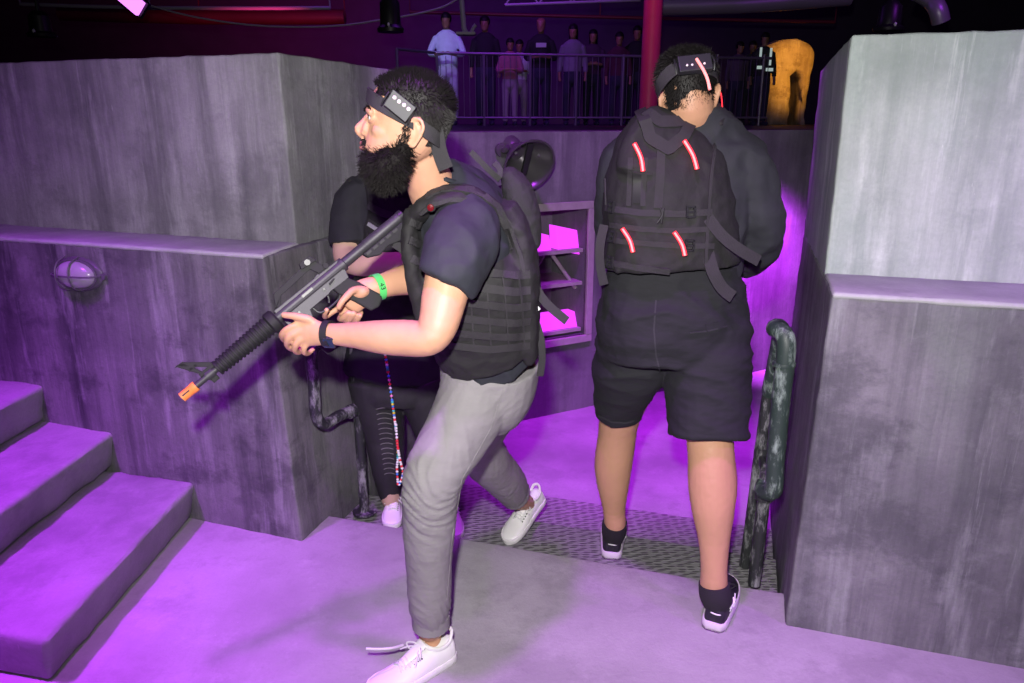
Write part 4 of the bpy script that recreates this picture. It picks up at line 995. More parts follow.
# socks, running shoes
for A_, T_, c in ((RH, RT_, K(714, 583, 2.045, 15, 17)), (LH, LT_, K(615, 521, 2.495, 12, 13))):
    s = S(); tube(s, [c, (c[0].lerp(A_.lerp(T_, .16) + Z * .07, .6), c[1] * 1.03, c[2] * 1.05), (A_.lerp(T_, .2) + Z * .05, .035, .04)], n=18, roundcap=False); build('sock', s, M_sock, manb)
M_white_mark = mat('reflective white mark', (.85, .82, .88), .4)
for A_, T_, up, sg in ((RH, RT_, V((.05, 0, 1)), 1), (LH, LT_, V((0, .06, 1)), -1)):
    q = shoe(manb, A_, T_, up, 'run', side=sg)
    s = S()   # heel tab stripes and side lines
    wire(s, [q(.01, .014, .066), q(-.012, .004, .068), q(-.012, -.008, .067), q(.01, -.018, .065)], .0024, 6, 3); tag(build('heel_mark', s, M_white_mark, manb), 'white heel mark')
    for pts in ([(.16, -.041, .068), (.30, -.046, .060), (.46, -.051, .050)], [(.16, -.042, .058), (.28, -.047, .066), (.34, -.043, .078)], [(.30, -.049, .048), (.38, -.048, .064), (.44, -.045, .074)]):
        s = S(); wire(s, [q(*p) for p in pts], .0020, 6, 3); build('side_mark', s, M_white_mark, manb)
# vest
vt = S()
tube(vt, [K(684, 127, 2.268, 38, 26), K(675, 146, 2.265, 55, 38), K(668, 180, 2.255, 63, 48), K(669, 225, 2.25, 65, 53), K(669, 262, 2.25, 66.5, 54)], n=30, roundcap=False, e=2.7)
for pts in ([K(659, 128, 2.22, 13, 5), K(657, 119, 2.25, 12, 5), K(656, 119, 2.31, 14, 7), K(645, 135, 2.38, 16, 8), K(645, 180, 2.40, 20, 8)], [K(713, 128, 2.22, 13, 5), K(717, 119, 2.25, 12, 5), K(719, 119, 2.31, 14, 7), K(722, 140, 2.38, 16, 8), K(715, 180, 2.40, 20, 8)]):
    tube(vt, pts, n=14, view=V((0, .5, 1)))
tube(vt, [K(682, 122, 2.225, 32, 8), K(675, 142, 2.19, 50, 12), K(668, 180, 2.15, 54, 14)], n=18, e=3)
vme2 = remesh(vt, .006, 4, .5, lambda p: cloth(p, .0065, 12, (1, 1, 1), 18)); vest2 = link_mesh('tactical_vest', vme2, M_vest, manb)
BVH_V2 = BVHTree.FromPolygons([v.co + OB for v in vme2.vertices], [tuple(p.vertices) for p in vme2.polygons])
def v2(name, pix, w, th=.003, m=None, k=4, parent=None, lift=0):
    s = S(); strap_on(s, BVH_V2, dens(pix, k), w, th, lift, 2)
    return build(name, s, m or M_web, parent or vest2, angle=30) if s.v else None
v2('waist_webbing', [(606, 208), (640, 213), (680, 214), (712, 212)], 6, .004); v2('waist_webbing', [(607, 240), (640, 243), (680, 246), (714, 246)], 5, .003)
v2('waist_webbing', [(606, 262), (640, 268), (680, 273), (716, 272)], 6, .004); v2('waist_webbing', [(607, 277), (640, 282), (680, 285), (716, 284)], 6, .004); v2('waist_webbing', [(610, 225), (640, 229), (675, 231), (712, 229)], 5, .003)
v2('vertical_webbing', [(631, 158), (630, 180), (629, 206)], 5, .004); v2('vertical_webbing', [(645, 158), (644, 180), (643, 206)], 5, .004); v2('vertical_webbing', [(661, 150), (660, 180), (658, 208)], 8, .004)
v2('patch', [(638, 168), (638, 188), (637, 203)], 9, .0025, M_rubber); v2('patch_edge', [(628, 171), (640, 173), (652, 174)], 1.6, .005)
v2('binding', [(722, 124), (715, 142), (711, 175), (708, 215), (706, 250), (705, 282)], 3, .004); v2('binding', [(612, 138), (605, 170), (606, 205)], 3, .004)
v2('drag_handle', [(641, 112), (650, 138), (668, 150), (682, 138), (697, 112)], 11, .006, lift=.004)
v2('fold_flap', [(646, 112), (660, 122), (690, 122), (706, 114)], 12, .005)
for x, y in ((613, 207), (690, 212), (689, 245), (612, 262), (688, 273), (614, 237)):
    p, n = hit(BVH_V2, x, y)
    if p is None: continue
    if n.dot(CAM - p) < 0: n = -n
    r = Z.cross(n).normalized(); u = n.cross(r); s = S()
    for sg in (-1, 1): box(s, p + n * .007 + r * (.011 * sg), r, u, n, .003, .016, .004)
    for sg in (-1, 0, 1): box(s, p + n * .007 + u * (.014 * sg), r, u, n, .012, .0028, .004)
    b_ = S(); b_.merge(s); build('buckle', b_, M_buckle, vest2, smooth=False)
for a, b in (((634.5, 144), (643, 171)), ((684.5, 141), (697, 169)), ((622.5, 229), (633, 252)), ((674.5, 232.5), (685, 255.5))):
    p0, n0 = hit(BVH_V2, *a); p1, n1 = hit(BVH_V2, *b)
    if p0 is None or p1 is None: continue
    tv = lambda p, n: p + (CAM - p).normalized() * .022
    m_ = (p0 + p1) / 2 + X * .006
    s = S(); wire(s, [tv(p0, n0) - (p1 - p0) * .02, tv(m_, n0), tv(p1, n1)], .0064, 10, 4); ls = build('light_trail', s, M_trail, vest2); tag(ls, 'red light trail of a vest LED, built as a solid stick')
    s = S(); wire(s, [tv(p0, n0) + (CAM - p0).normalized() * .005, tv(m_, n0) + (CAM - m_).normalized() * .005, tv(p1, n1) + (CAM - p1).normalized() * .005], .0032, 8, 4); build('core', s, M_trail_core, ls)
def tail(pts, w):
    s = S(); ribbon(s, [(PY(*p), V((0, -1, .3))) for p in pts], w, .0025); build('strap_tail', s, M_web, vest2, angle=30)
tail([(708, 218, 2.10), (722, 236, 2.09), (740, 250, 2.09), (759, 261, 2.10)], .033); tail([(707, 250, 2.10), (713, 272, 2.08), (722, 288, 2.08), (733, 297, 2.08)], .036)
tail([(604, 225, 2.16), (600, 245, 2.15), (600, 265, 2.15), (604, 285, 2.15)], .026)
s = S(); p, n = hit(BVH_V2, 661, 212)
if p is not None:
    for sg in (-1, 1): 
        s = S(); wire(s, [p + V((.004 * sg, -.010, .012)), p + V((.002, -.014, -.006)), p + V((-.006 + .006 * sg, -.012, -.030))], .0035, 8, 3); build('cord_end', s, M_rubber, vest2)

# ------------------------------------------------------------------ the woman half hidden behind the rifle
M_legg = mat('leggings', (.018, .017, .021), .7, var=.3, vscale=60, bump=.3, bscale=600)
M_wtee = mat('tee black', (.016, .016, .022), .85, var=.2, vscale=30, bump=.3, bscale=700)
wom = thing('person', V((-.42, 2.84, -.06)), 'person in black tee, leggings and white sneakers, mostly hidden behind the rifle man', 'person')
OW = origin(wom)
h3 = Head(PY(402, 168, 2.84), V((-.5, -.85, -.1)), V((0, -.08, 1)), .95)
sk = S(); h3.skin(sk); h3.lids(sk)
tube(sk, [K(404, 140, 2.86, 14, 15), K(403, 168, 2.87, 13, 14), K(400, 184, 2.87, 20, 17)], n=14)
tube(sk, [K(398, 182, 2.87, 30, 18), K(396, 240, 2.86, 38, 24), K(398, 300, 2.85, 38, 24), K(400, 375, 2.85, 42, 30)], n=16)
tube(sk, [K(358, 188, 2.87, 13), K(350, 220, 2.85, 14), K(347, 244, 2.82, 14), K(349, 259, 2.77, 13.5), K(366, 264, 2.70, 12.5), K(388, 262, 2.64, 10), K(400, 260, 2.61, 8.5, 7)], n=14)
hw = PY(408, 259, 2.60); ball(sk, hw, .036, .02, .03)
for k in range(4):
    a = hw + V((.026, -.004, .022 - k * .015)); finger(sk, [a, a + V((.022, -.012, .002)), a + V((.034, -.004, -.012)), a + V((.028, .008, -.018))], .0075)
finger(sk, [hw + V((.004, -.006, .026)), hw + V((.022, -.016, .034)), hw + V((.040, -.018, .028))], .008)
tube(sk, [K(442, 190, 2.88, 13), K(452, 230, 2.90, 13), K(455, 262, 2.88, 12), K(450, 300, 2.84, 10), K(446, 320, 2.82, 8)], n=12)
hw = PY(445, 328, 2.81); ball(sk, hw, .022, .016, .038)
for k in range(4):
    a = hw + V((-.018 + k * .012, -.004, -.03)); finger(sk, [a, a + V((0, -.01, -.03)), a + V((0, -.006, -.055)), a + V((0, .004, -.07))], .007)
finger(sk, [hw + V((-.018, -.006, .0)), hw + V((-.030, -.016, -.022)), hw + V((-.032, -.02, -.045))], .0075)
WT1 = PZ(392, 529, -.06); WH1 = WT1 + V((-.02, .235, 0)); WT2 = PZ(455, 540, -.06); WH2 = WT2 + V((-.045, .23, 0))
tube(sk, [K(374, 375, 2.85, 20), K(380, 420, 2.84, 17), K(386, 455, 2.83, 14), K(389, 485, 2.84, 11), K(391, 500, 2.86, 9), (WH1 + V((0, -.05, .05)), .028), (WH1.lerp(WT1, .5) + Z * .035, .024, .02)], n=14)
tube(sk, [K(424, 375, 2.85, 20), K(436, 430, 2.84, 16), K(445, 475, 2.83, 13), K(450, 505, 2.82, 9), (WH2 + V((0, -.05, .05)), .028), (WH2.lerp(WT2, .5) + Z * .035, .024, .02)], n=14)
link_mesh('body', remesh(sk, .0045, 3), M_skin_w, wom); h3.eyes(wom)
s = S(); tube(s, [(h3.p(.092, .02, .062), .004), (h3.p(.103, 0, .062), .006), (h3.p(.092, -.02, .062), .004)], n=8); build('lips', s, M_lip, wom)
s = cap(h3, .08, lambda c: (c.z > .19 and c.x < .075) or (c.z > .15 and c.x < .045) or c.x < .005)
base = bpy.data.meshes.new('b'); base.from_pydata([tuple(v) for v in s.v], [], s.f); base.update(); ro = []
for p, n in surface_samples(base, 2200):
    if n.dot(p - h3.p(0, 0, .13)) < 0: n = -n
    q = h3.M.inverted() @ p; ro.append((p, n * .35 + h3.R @ V((-.3, .2 * (1 if q.y > 0 else -1), -.8))))
strands(s, ro, .11, .0014, .15, 4, V((0, 0, -.4)), .12)
strands(s, [(PY(352, 181, 2.80), V((-1, 0, .12)))] * 6, .05, .0010, .2, 3, V((0, 0, .1)))
build('hair', s, M_hair, wom, fixn=False)
ts = S()
tube(ts, [K(401, 178, 2.875, 19, 17), K(398, 184, 2.875, 38, 20), K(397, 193, 2.87, 50, 23), K(396, 220, 2.865, 48, 27), K(396, 260, 2.855, 43, 29), K(397, 310, 2.85, 43, 30), K(397, 350, 2.85, 50, 35), K(396, 374, 2.85, 53, 37)], n=24, roundcap=False)
tube(ts, [K(364, 188, 2.87, 16, 18), K(353, 200, 2.86, 18, 19), K(349.5, 222, 2.84, 19.5, 19), K(350, 244, 2.815, 21, 19)], n=18, roundcap=False)
tube(ts, [K(436, 190, 2.88, 16, 18), K(449, 205, 2.885, 18, 19), K(454, 246, 2.90, 20, 19)], n=18, roundcap=False)
wt = link_mesh('t_shirt', remesh(ts, .007, 4, .5, lambda p: cloth(p, .004, 14, (1, 1, 1), 55)), M_wtee, wom)
vt = S()
tube(vt, [K(404, 196, 2.855, 34, 24), K(402, 230, 2.85, 40, 31), K(402, 290, 2.84, 44, 34), K(403, 325, 2.84, 46, 36)], n=22, roundcap=False, e=2.5)
tube(vt, [K(376, 210, 2.775, 9, 6), K(374, 188, 2.81, 9, 5), K(376, 181, 2.88, 9, 6), K(380, 200, 2.95, 10, 6)], n=12, view=V((0, .3, 1)))
tube(vt, [K(428, 210, 2.775, 9, 6), K(428, 188, 2.81, 9, 5), K(424, 181, 2.88, 9, 6), K(420, 200, 2.95, 10, 6)], n=12, view=V((0, .3, 1)))
wv = remesh(vt, .007, 3, .5, lambda p: cloth(p, .003, 18, (1, 1, 1), 65)); wvest = link_mesh('tactical_vest', wv, M_vest, wom)
BVH_W = BVHTree.FromPolygons([v.co + OW for v in wv.vertices], [tuple(p.vertices) for p in wv.polygons])
for pix in ([(368, 222), (380, 230), (392, 236)], [(367, 236), (380, 244), (394, 250)], [(368, 205), (380, 212), (392, 216)]):
    s = S(); strap_on(s, BVH_W, dens(pix, 4), 7, .004, 0, 2)
    if s.v: build('webbing', s, M_web, wvest, angle=30)
p, n = hit(BVH_W, 374, 227)
if p is not None:
    n = -n if n.dot(CAM - p) < 0 else n; r = V((.85, 0, -.45)); r = (r - n * r.dot(n)).normalized(); s = S(); box(s, p + n * .008, r, n.cross(r), n, .024, .007, .004)
    tag(build('buckle', s, mat('silver buckle', (.65, .65, .7), .3, metal=.6), wvest, smooth=False, bevel=.001), 'small silver buckle')
ts = S()
tube(ts, [K(397, 358, 2.85, 46, 33), K(397, 385, 2.85, 48, 35), K(397, 398, 2.85, 42, 32)], n=20, roundcap=False)
tube(ts, [K(376, 378, 2.845, 28, 30), K(379, 405, 2.84, 25, 26), K(384, 432, 2.84, 21, 21), K(386, 450, 2.83, 18.5, 18), K(388, 472, 2.84, 15.5, 16), K(390, 496, 2.86, 10.5, 11)], n=18, roundcap=False)
tube(ts, [K(420, 378, 2.845, 28, 30), K(430, 410, 2.84, 24, 25), K(440, 450, 2.83, 18, 18), K(447, 485, 2.83, 13, 14), K(450, 506, 2.82, 10, 10)], n=18, roundcap=False)
lm = remesh(ts, .006, 4, .5, lambda p: .0015 * nz(p, 25)); lg = link_mesh('leggings', lm, M_legg, wom)
BVH_L = BVHTree.FromPolygons([v.co + OW for v in lm.vertices], [tuple(p.vertices) for p in lm.polygons])
M_ltr = mat('legging cutout', (.17, .16, .17), .8)
for k in range(14):
    y = 408 + k * 5.0; s = S(); c = 383 + k * .5
    strap_on(s, BVH_L, [(c - 7 + k * .15, y + 1.5), (c - 3, y + .3), (c + 2, y), (c + 8 - k * .2, y + 1.2)], .7, .0008, 0, 2)
    if s.v: build('mesh_slit', s, M_ltr, lg)
shoe(wom, WH1, WT1, Z, 'white', side=1); shoe(wom, WH2, WT2, Z, 'white', side=-1)
# beads on a cord
bead = thing('bead_lanyard', PY(385, 345, 2.60), 'long string of small bright multicoloured beads hanging beside the black leggings', 'beads')
pal = [mat('bead ' + n_, c_, .3) for n_, c_ in (('red', (.75, .03, .05)), ('white', (.8, .8, .8)), ('green', (.02, .5, .25)), ('yellow', (.8, .6, .05)), ('blue', (.05, .2, .7)), ('pink', (.8, .2, .5)), ('teal', (.05, .5, .6)))]
path1 = [PY(*q) for q in ((383, 340, 2.60), (388, 372, 2.60), (392, 400, 2.60), (396, 430, 2.61), (398, 455, 2.62), (397, 468, 2.63), (398, 484, 2.64))]
path2 = [PY(*q) for q in ((396, 425, 2.60), (397.5, 445, 2.60), (400, 460, 2.61), (403, 474, 2.62), (399, 485, 2.64))]
s = S(); wire(s, path1, .0009, 5, 4); build('cord', s, pal[1], bead); s = S(); wire(s, path2, .0009, 5, 4); build('cord', s, pal[1], bead)
def along(path, step):
    P = [q[0] for q in spline([(p, 1, 1) for p in path], 14)]; out = [P[0]]; acc = 0
    for a, b in zip(P, P[1:]):
        acc += (b - a).length
        if acc >= step: out.append(b); acc = 0
    return out
mb = bpy.data.meshes.new('bead'); ss = S(); ball(ss, V((0, 0, 0)), .0060, .0060, .0050, nu=8, nv=6); mb.from_pydata([tuple(v) for v in ss.v], [], ss.f)
mb.polygons.foreach_set('use_smooth', [True] * len(mb.polygons)); proto = {}
pts = along(path1, .0085) + along(path2, .0095)
for k, p in enumerate(pts[:98]):
    ci = random.choice([0, 0, 1, 1, 2, 3, 4, 5, 6, 1] if k < 42 else [1, 1, 1, 0, 4])
    if ci not in proto: m2 = mb.copy(); m2.materials.append(pal[ci]); proto[ci] = m2
    o = bpy.data.objects.new('bead', proto[ci]); COL.objects.link(o); o.parent = bead; o.location = p - bead.location
# ------------------------------------------------------------------ handrails at the stair mouth
M_rail = chipped('rail paint black', (.022, .024, .026), (.34, .34, .36), .75, .5)
M_rail_g = chipped('rail paint green', (.03, .05, .042), (.33, .42, .37), .8, .5)
PR = .0225
def LB(px, py, y): return PY(px, py, y)
rl = thing('handrail', PZ(366, 512, -.06), 'black chipped pipe handrail with a bent loop end beside the left block', 'handrail')
foot = PY(364.5, 512, 2.79); ptop = V((foot.x - .0, foot.y, .74))
e0 = PY(312, 360, 2.60); e1 = PY(317, 424, 2.60)
s = S(); wire(s, [foot + Z * .0, foot + Z * .3, ptop], PR * .9, 14, 3); lathe(s, foot, Z, [(1e-4, 0), (.05, 0), (.05, .008), (1e-4, .008)], 18); build('post', s, M_rail, rl)
w1 = V((.297, .955, 0)) * 1.0
p_low = V((ptop.x, ptop.y, .44)) 
s = S(); up_end = ptop + Z * .02 + W * .9; top_near = V((e0.x, e0.y, .76))
wire(s, [ptop - Z * .02, ptop.lerp(top_near, .25) + Z * .035, ptop.lerp(top_near, .75) + Z * .01, top_near - Z * .03, e0.lerp(e1, .35), e1 + Z * .035, e1.lerp(p_low, .18) - Z * .012, e1.lerp(p_low, .5), p_low], PR, 14, 6); build('rail', s, M_rail, rl)
s = S(); lathe(s, e1.lerp(p_low, .78), (p_low - e1).normalized(), [(1e-4, 0), (PR * 1.25, 0), (PR * 1.25, .035), (1e-4, .035)], 16); build('pipe_clamp', s, M_rail, rl)
s = S(); f2 = L3(.15, 1.05, -.2); wire(s, [f2, f2 + Z * .4, V((f2.x, f2.y, .66))], PR * .9, 12, 3); build('post', s, M_rail, rl)

rr = thing('handrail', PZ(753, 585, 0), 'green and black chipped pipe handrail beside the right block', 'handrail')
f1 = PZ(754, 584, 0); t1 = PY(766, 480, f1.y + .0)
a0, a1 = PY(786, 345, 2.17), PY(773, 488, 2.17)
f2 = PZ(745, 566, -.06); 
s = S(); wire(s, [f1, f1.lerp(t1, .5), V((t1.x, t1.y, a1.z + .02))], PR * .95, 14, 3); build('post', s, M_rail, rr)
t2 = V((f2.x + .02, f2.y, .66)); s = S(); wire(s, [f2, f2.lerp(t2, .5), t2], PR * .95, 14, 3); build('post', s, M_rail, rr)
s = S(); wire(s, [t2 + V((.005, .0, -.02)), t2.lerp(a0, .55) + Z * .10, a0 + V((-.015, .06, .035)), a0 + Z * .008, a0.lerp(a1, .4), a0.lerp(a1, .8), a1 + V((.002, 0, -.005)), a1 + V((-.01, .05, -.035)), V((t1.x, t1.y, a1.z - .02))], PR * 1.28, 16, 6); build('rail', s, M_rail_g, rr)
s = S(); d = (a1 - a0).normalized(); lathe(s, a0 + d * .055, d, [(1e-4, 0), (PR * 1.5, 0), (PR * 1.55, .006), (PR * 1.5, .012), (1e-4, .012)], 18); tag(build('pipe_joint', s, M_rail_g, rr), 'green pipe joint')
s = S(); c1 = V((t1.x, t1.y, .36)); c2 = V((t2.x, t2.y, .40)); wire(s, [c1, c1.lerp(c2, .5) + Z * .01, c2], .013, 10, 3); build('crossbar', s, M_rail, rr)
for c in (c1, c2): s = S(); lathe(s, c - Z * .03, Z, [(1e-4, 0), (PR * 1.3, 0), (PR * 1.3, .06), (1e-4, .06)], 14); build('pipe_clamp', s, M_rail, rr)

# ------------------------------------------------------------------ bulkhead lamp on the left wall
lw = (L3(-2.6, .09, 0) - L3(0, 0, 0)).normalized(); ln = V((lw.y, -lw.x, 0)); ln = ln if ln.y < 0 else -ln
d = ray(81, 273.5); q0 = L3(0, 0.0, 0); tt = (q0 - CAM).dot(ln) / d.dot(ln); bc0 = CAM + d * tt + ln * -.006
lr = V((-lw.x, -lw.y, 0)); sc_ = 26.5 * (d * tt).length / F
bl = thing('bulkhead_lamp', bc0, 'small oval caged bulkhead lamp on the wall above the steps', 'lamp')
M_lampb = mat('bulkhead body', (.10, .095, .11), .45); M_lglass = mat('frosted lamp glass', (.34, .33, .36), .25, spec=.6, var=.15, vscale=30)
def oval(k, off, n=28): return [bc0 + ln * off + lr * (sc_ * k * cos(2 * pi * i / n) * .98) + Z * (sc_ * .56 * k * sin(2 * pi * i / n)) for i in range(n)]
s = S(); loft(s, [oval(1, 0), oval(1, .012), oval(.93, .020), oval(.80, .022)]); build('base', s, M_lampb, bl)
s = S(); loft(s, [oval(.82, .015), oval(.80, .035), oval(.68, .052), oval(.45, .062), oval(.1, .066)]); build('glass', s, M_lglass, bl)
def loop(pts, nm='cage_bar', r=.0035): s = S(); wire(s, pts, r, 8, 3); build(nm, s, M_lampb, bl)
P_ = lambda a, b, o: bc0 + ln * o + lr * (sc_ * a) + Z * (sc_ * .56 * b)
loop([P_(-.98, 0, .015), P_(-.8, 0, .055), P_(-.3, 0, .072), P_(.3, 0, .072), P_(.8, 0, .055), P_(.98, 0, .015)])
for a in (-.45, .1): loop([P_(a, 1, .015), P_(a, .7, .058), P_(a, 0, .074), P_(a, -.7, .058), P_(a, -1, .015)])
s = S(); rr_ = [p for p in oval(.86, .03)]; wire(s, rr_ + rr_[:1], .004, 8, 1); build('cage_ring', s, M_lampb, bl)
s = S(); lathe(s, P_(1.02, -.05, .0), ln, [(1e-4, 0), (.012, 0), (.012, .02), (1e-4, .022)], 12); build('screw_lug', s, M_lampb, bl)

# ------------------------------------------------------------------ flared dish lamp on the back wall
M_dish = mat('dish black gloss', (.12, .11, .125), .3, metal=.5)
hc = onback(529, 166, .20); fl = thing('dish_lamp', hc, 'black flared metal dish lamp on a bracket high on the back wall', 'lamp')
ax = V((.42, -.80, -.42)).normalized(); rad = 28 * hc.y / ray(533, 166).y / F
s = S(); prf = []
for k in range(9): t = k / 8; prf.append((.045 + (rad - .045) * (t ** .8), -.15 + .15 * t))
outer = [(1e-4, -.20), (.045, -.20), (.045, -.15)] + prf + [(rad + .004, 0), (rad + .004, .006), (rad - .006, .006)] + [(r - .006, h + .004) for r, h in reversed(prf)] + [(1e-4, -.145)]
lathe(s, hc, ax, outer, 36); build('dish', s, M_dish, fl)
s = S(); lathe(s, hc - ax * .30, ax, [(1e-4, 0), (.04, .0), (.055, .03), (.055, .10), (.045, .12), (1e-4, .12)], 20); build('neck', s, M_dish, fl)
s = S(); sd = ax.cross(Z).normalized(); ud = sd.cross(ax); box(s, hc - ax * .035 - ud * -.02 , ud, sd, ax, rad * .62, .016, .008); build('inner_strut', s, M_rubber, fl, smooth=False, bevel=.002)
for a, b in ((-.5, .25), (.45, .35), (.02, -.1)): s = S(); lathe(s, hc - ax * .05 + sd * (rad * a) + ud * (rad * b), ax, [(1e-4, 0), (.008, 0), (.007, .006), (1e-4, .008)], 10); build('screw', s, mat('screw', (.3, .3, .3), .35, metal=.5) if a == -.5 else bpy.data.materials['screw'], fl)
bk = onback(503, 150, .02); s = S(); wire(s, [bk, onback(506, 150, .10), hc - ax * .25], .014, 10, 3); lathe(s, bk - BN * .03, BN, [(1e-4, 0), (.04, 0), (.04, .03), (1e-4, .03)], 16); build('bracket', s, M_dish, fl)

# ------------------------------------------------------------------ lit niche in the back wall
M_wood = mat('niche frame', (.30, .25, .28), .6, var=.3, vscale=20)
M_glow = mat('purple lamp face', (.25, .04, .3), .4, emit=(.80, .05, 1), estr=1.25)
nch = thing('niche_shelf', B3((k0 + k1) / 2, zb, -.1), 'purple-lit shelf unit set into the back wall between the two men', 'shelf unit')
fw = .045
for nm, (a, b, c, d_) in (('frame_rail', (k0 - fw, k1 + fw, zt, zt + fw)), ('frame_rail', (k0 - fw, k1 + fw, zb - fw, zb)), ('frame_stile', (k0 - fw, k0, zb, zt)), ('frame_stile', (k1, k1 + fw, zb, zt))):
    s = S(); bbox(s, a, b, c, d_, -.02, .018); build(nm, s, M_wood, nch, smooth=False, bevel=.004)
dz = (zt - zb)
for f_ in (.02, .40, .66):
    s = S(); bbox(s, k0 + .004, k1 - .004, zb + dz * f_, zb + dz * f_ + .022, -.36, -.03); build('shelf', s, M_wood, nch, smooth=False, bevel=.002)
wd = k1 - k0
for (ka, kb, za, zb_, tilt) in ((.10, .46, .70, .84, .10), (.58, .98, .68, .87, .12), (.12, .97, .045, .17, .0)):
    s = S(); loft(s, [[B3(k0 + wd * ka, zb + dz * za, -.06), B3(k0 + wd * kb, zb + dz * za - tilt * .3, -.06), B3(k0 + wd * kb, zb + dz * za - tilt * .3, -.16), B3(k0 + wd * ka, zb + dz * za, -.16)], [B3(k0 + wd * ka - .01, zb + dz * zb_, -.08), B3(k0 + wd * kb - .01, zb + dz * zb_ - tilt * .3, -.08), B3(k0 + wd * kb - .01, zb + dz * zb_ - tilt * .3, -.16), B3(k0 + wd * ka - .01, zb + dz * zb_, -.16)]])
    lb = build('light_panel', s, M_glow, nch, smooth=False, bevel=.004); tag(lb, 'glowing purple light panel')
s = S(); wire(s, [B3(k0 + wd * .55, zb + dz * .64, -.12), B3(k0 + wd * .75, zb + dz * .5, -.10), B3(k0 + wd * .95, zb + dz * .36, -.08)], .012, 8, 2); build('brace', s, M_wood, nch)
s = S(); wire(s, [B3(k0 + wd * .05, zb + dz * .40, -.12), B3(k0 + wd * .2, zb + dz * .52, -.11), B3(k0 + wd * .4, zb + dz * .64, -.12)], .012, 8, 2); build('brace', s, M_wood, nch)

# ------------------------------------------------------------------ the hall: guard rail, spectators, things under the ceiling
HZ = ZT
M_skin_dim = mat('skin dimmed', (.30, .16, .10), .55, var=.1, vscale=14)  # spectators' skin darkened: the dim hall light is put into the colour
M_rl = mat('barrier steel', (.20, .19, .22), .45, metal=.5)
gr = thing('guard_rail', V((1.0, 12.5, HZ)), 'long steel guard rail with upright bars in front of the dim spectators', 'railing')
gx0, gx1 = PY(437, 60, 12.5).x, PY(772, 60, 12.5).x; gt = HZ + 1.08
s = S(); wire(s, [V((gx0, 12.5, gt + .02)), V((gx1, 12.5, gt - .06))], .022, 8, 1); build('top_rail', s, M_rl, gr)
s = S(); wire(s, [V((gx0, 12.5, HZ + .12)), V((gx1, 12.5, HZ + .12))], .018, 8, 1); build('bottom_rail', s, M_rl, gr)
k = gx0; post_x = []
while k < gx1 + .02: post_x.append(k); k += .74
for k in post_x: s = S(); wire(s, [V((k, 12.5, HZ)), V((k, 12.5, gt + .0))], .022, 8, 1); build('post', s, M_rl, gr)
s = S()
for i in range(int((gx1 - gx0) / .093)):
    k = gx0 + .093 * (i + .5); wire(s, [V((k, 12.5, HZ + .12)), V((k, 12.5, gt - .02))], .006, 5, 1)
pbar = build('bars', s, M_rl, gr); pbar['kind'] = 'stuff'
gl = thing('guard_rail', V((gx0, 12.5, HZ)), 'short end piece of steel guard rail turning back at the spectators on the left', 'railing')
e_ = V((gx0 - .5, 11.6, 0)); s = S(); wire(s, [V((gx0 - .03, 12.46, gt + .02)), V((e_.x, e_.y, gt + .0))], .022, 8, 1); build('top_rail', s, M_rl, gl)
s = S(); wire(s, [V((gx0 - .03, 12.46, HZ + .12)), V((e_.x, e_.y, HZ + .12))], .018, 8, 1); build('bottom_rail', s, M_rl, gl)
s = S(); wire(s, [V((e_.x, e_.y, HZ)), V((e_.x, e_.y, gt))], .022, 8, 1); build('post', s, M_rl, gl)

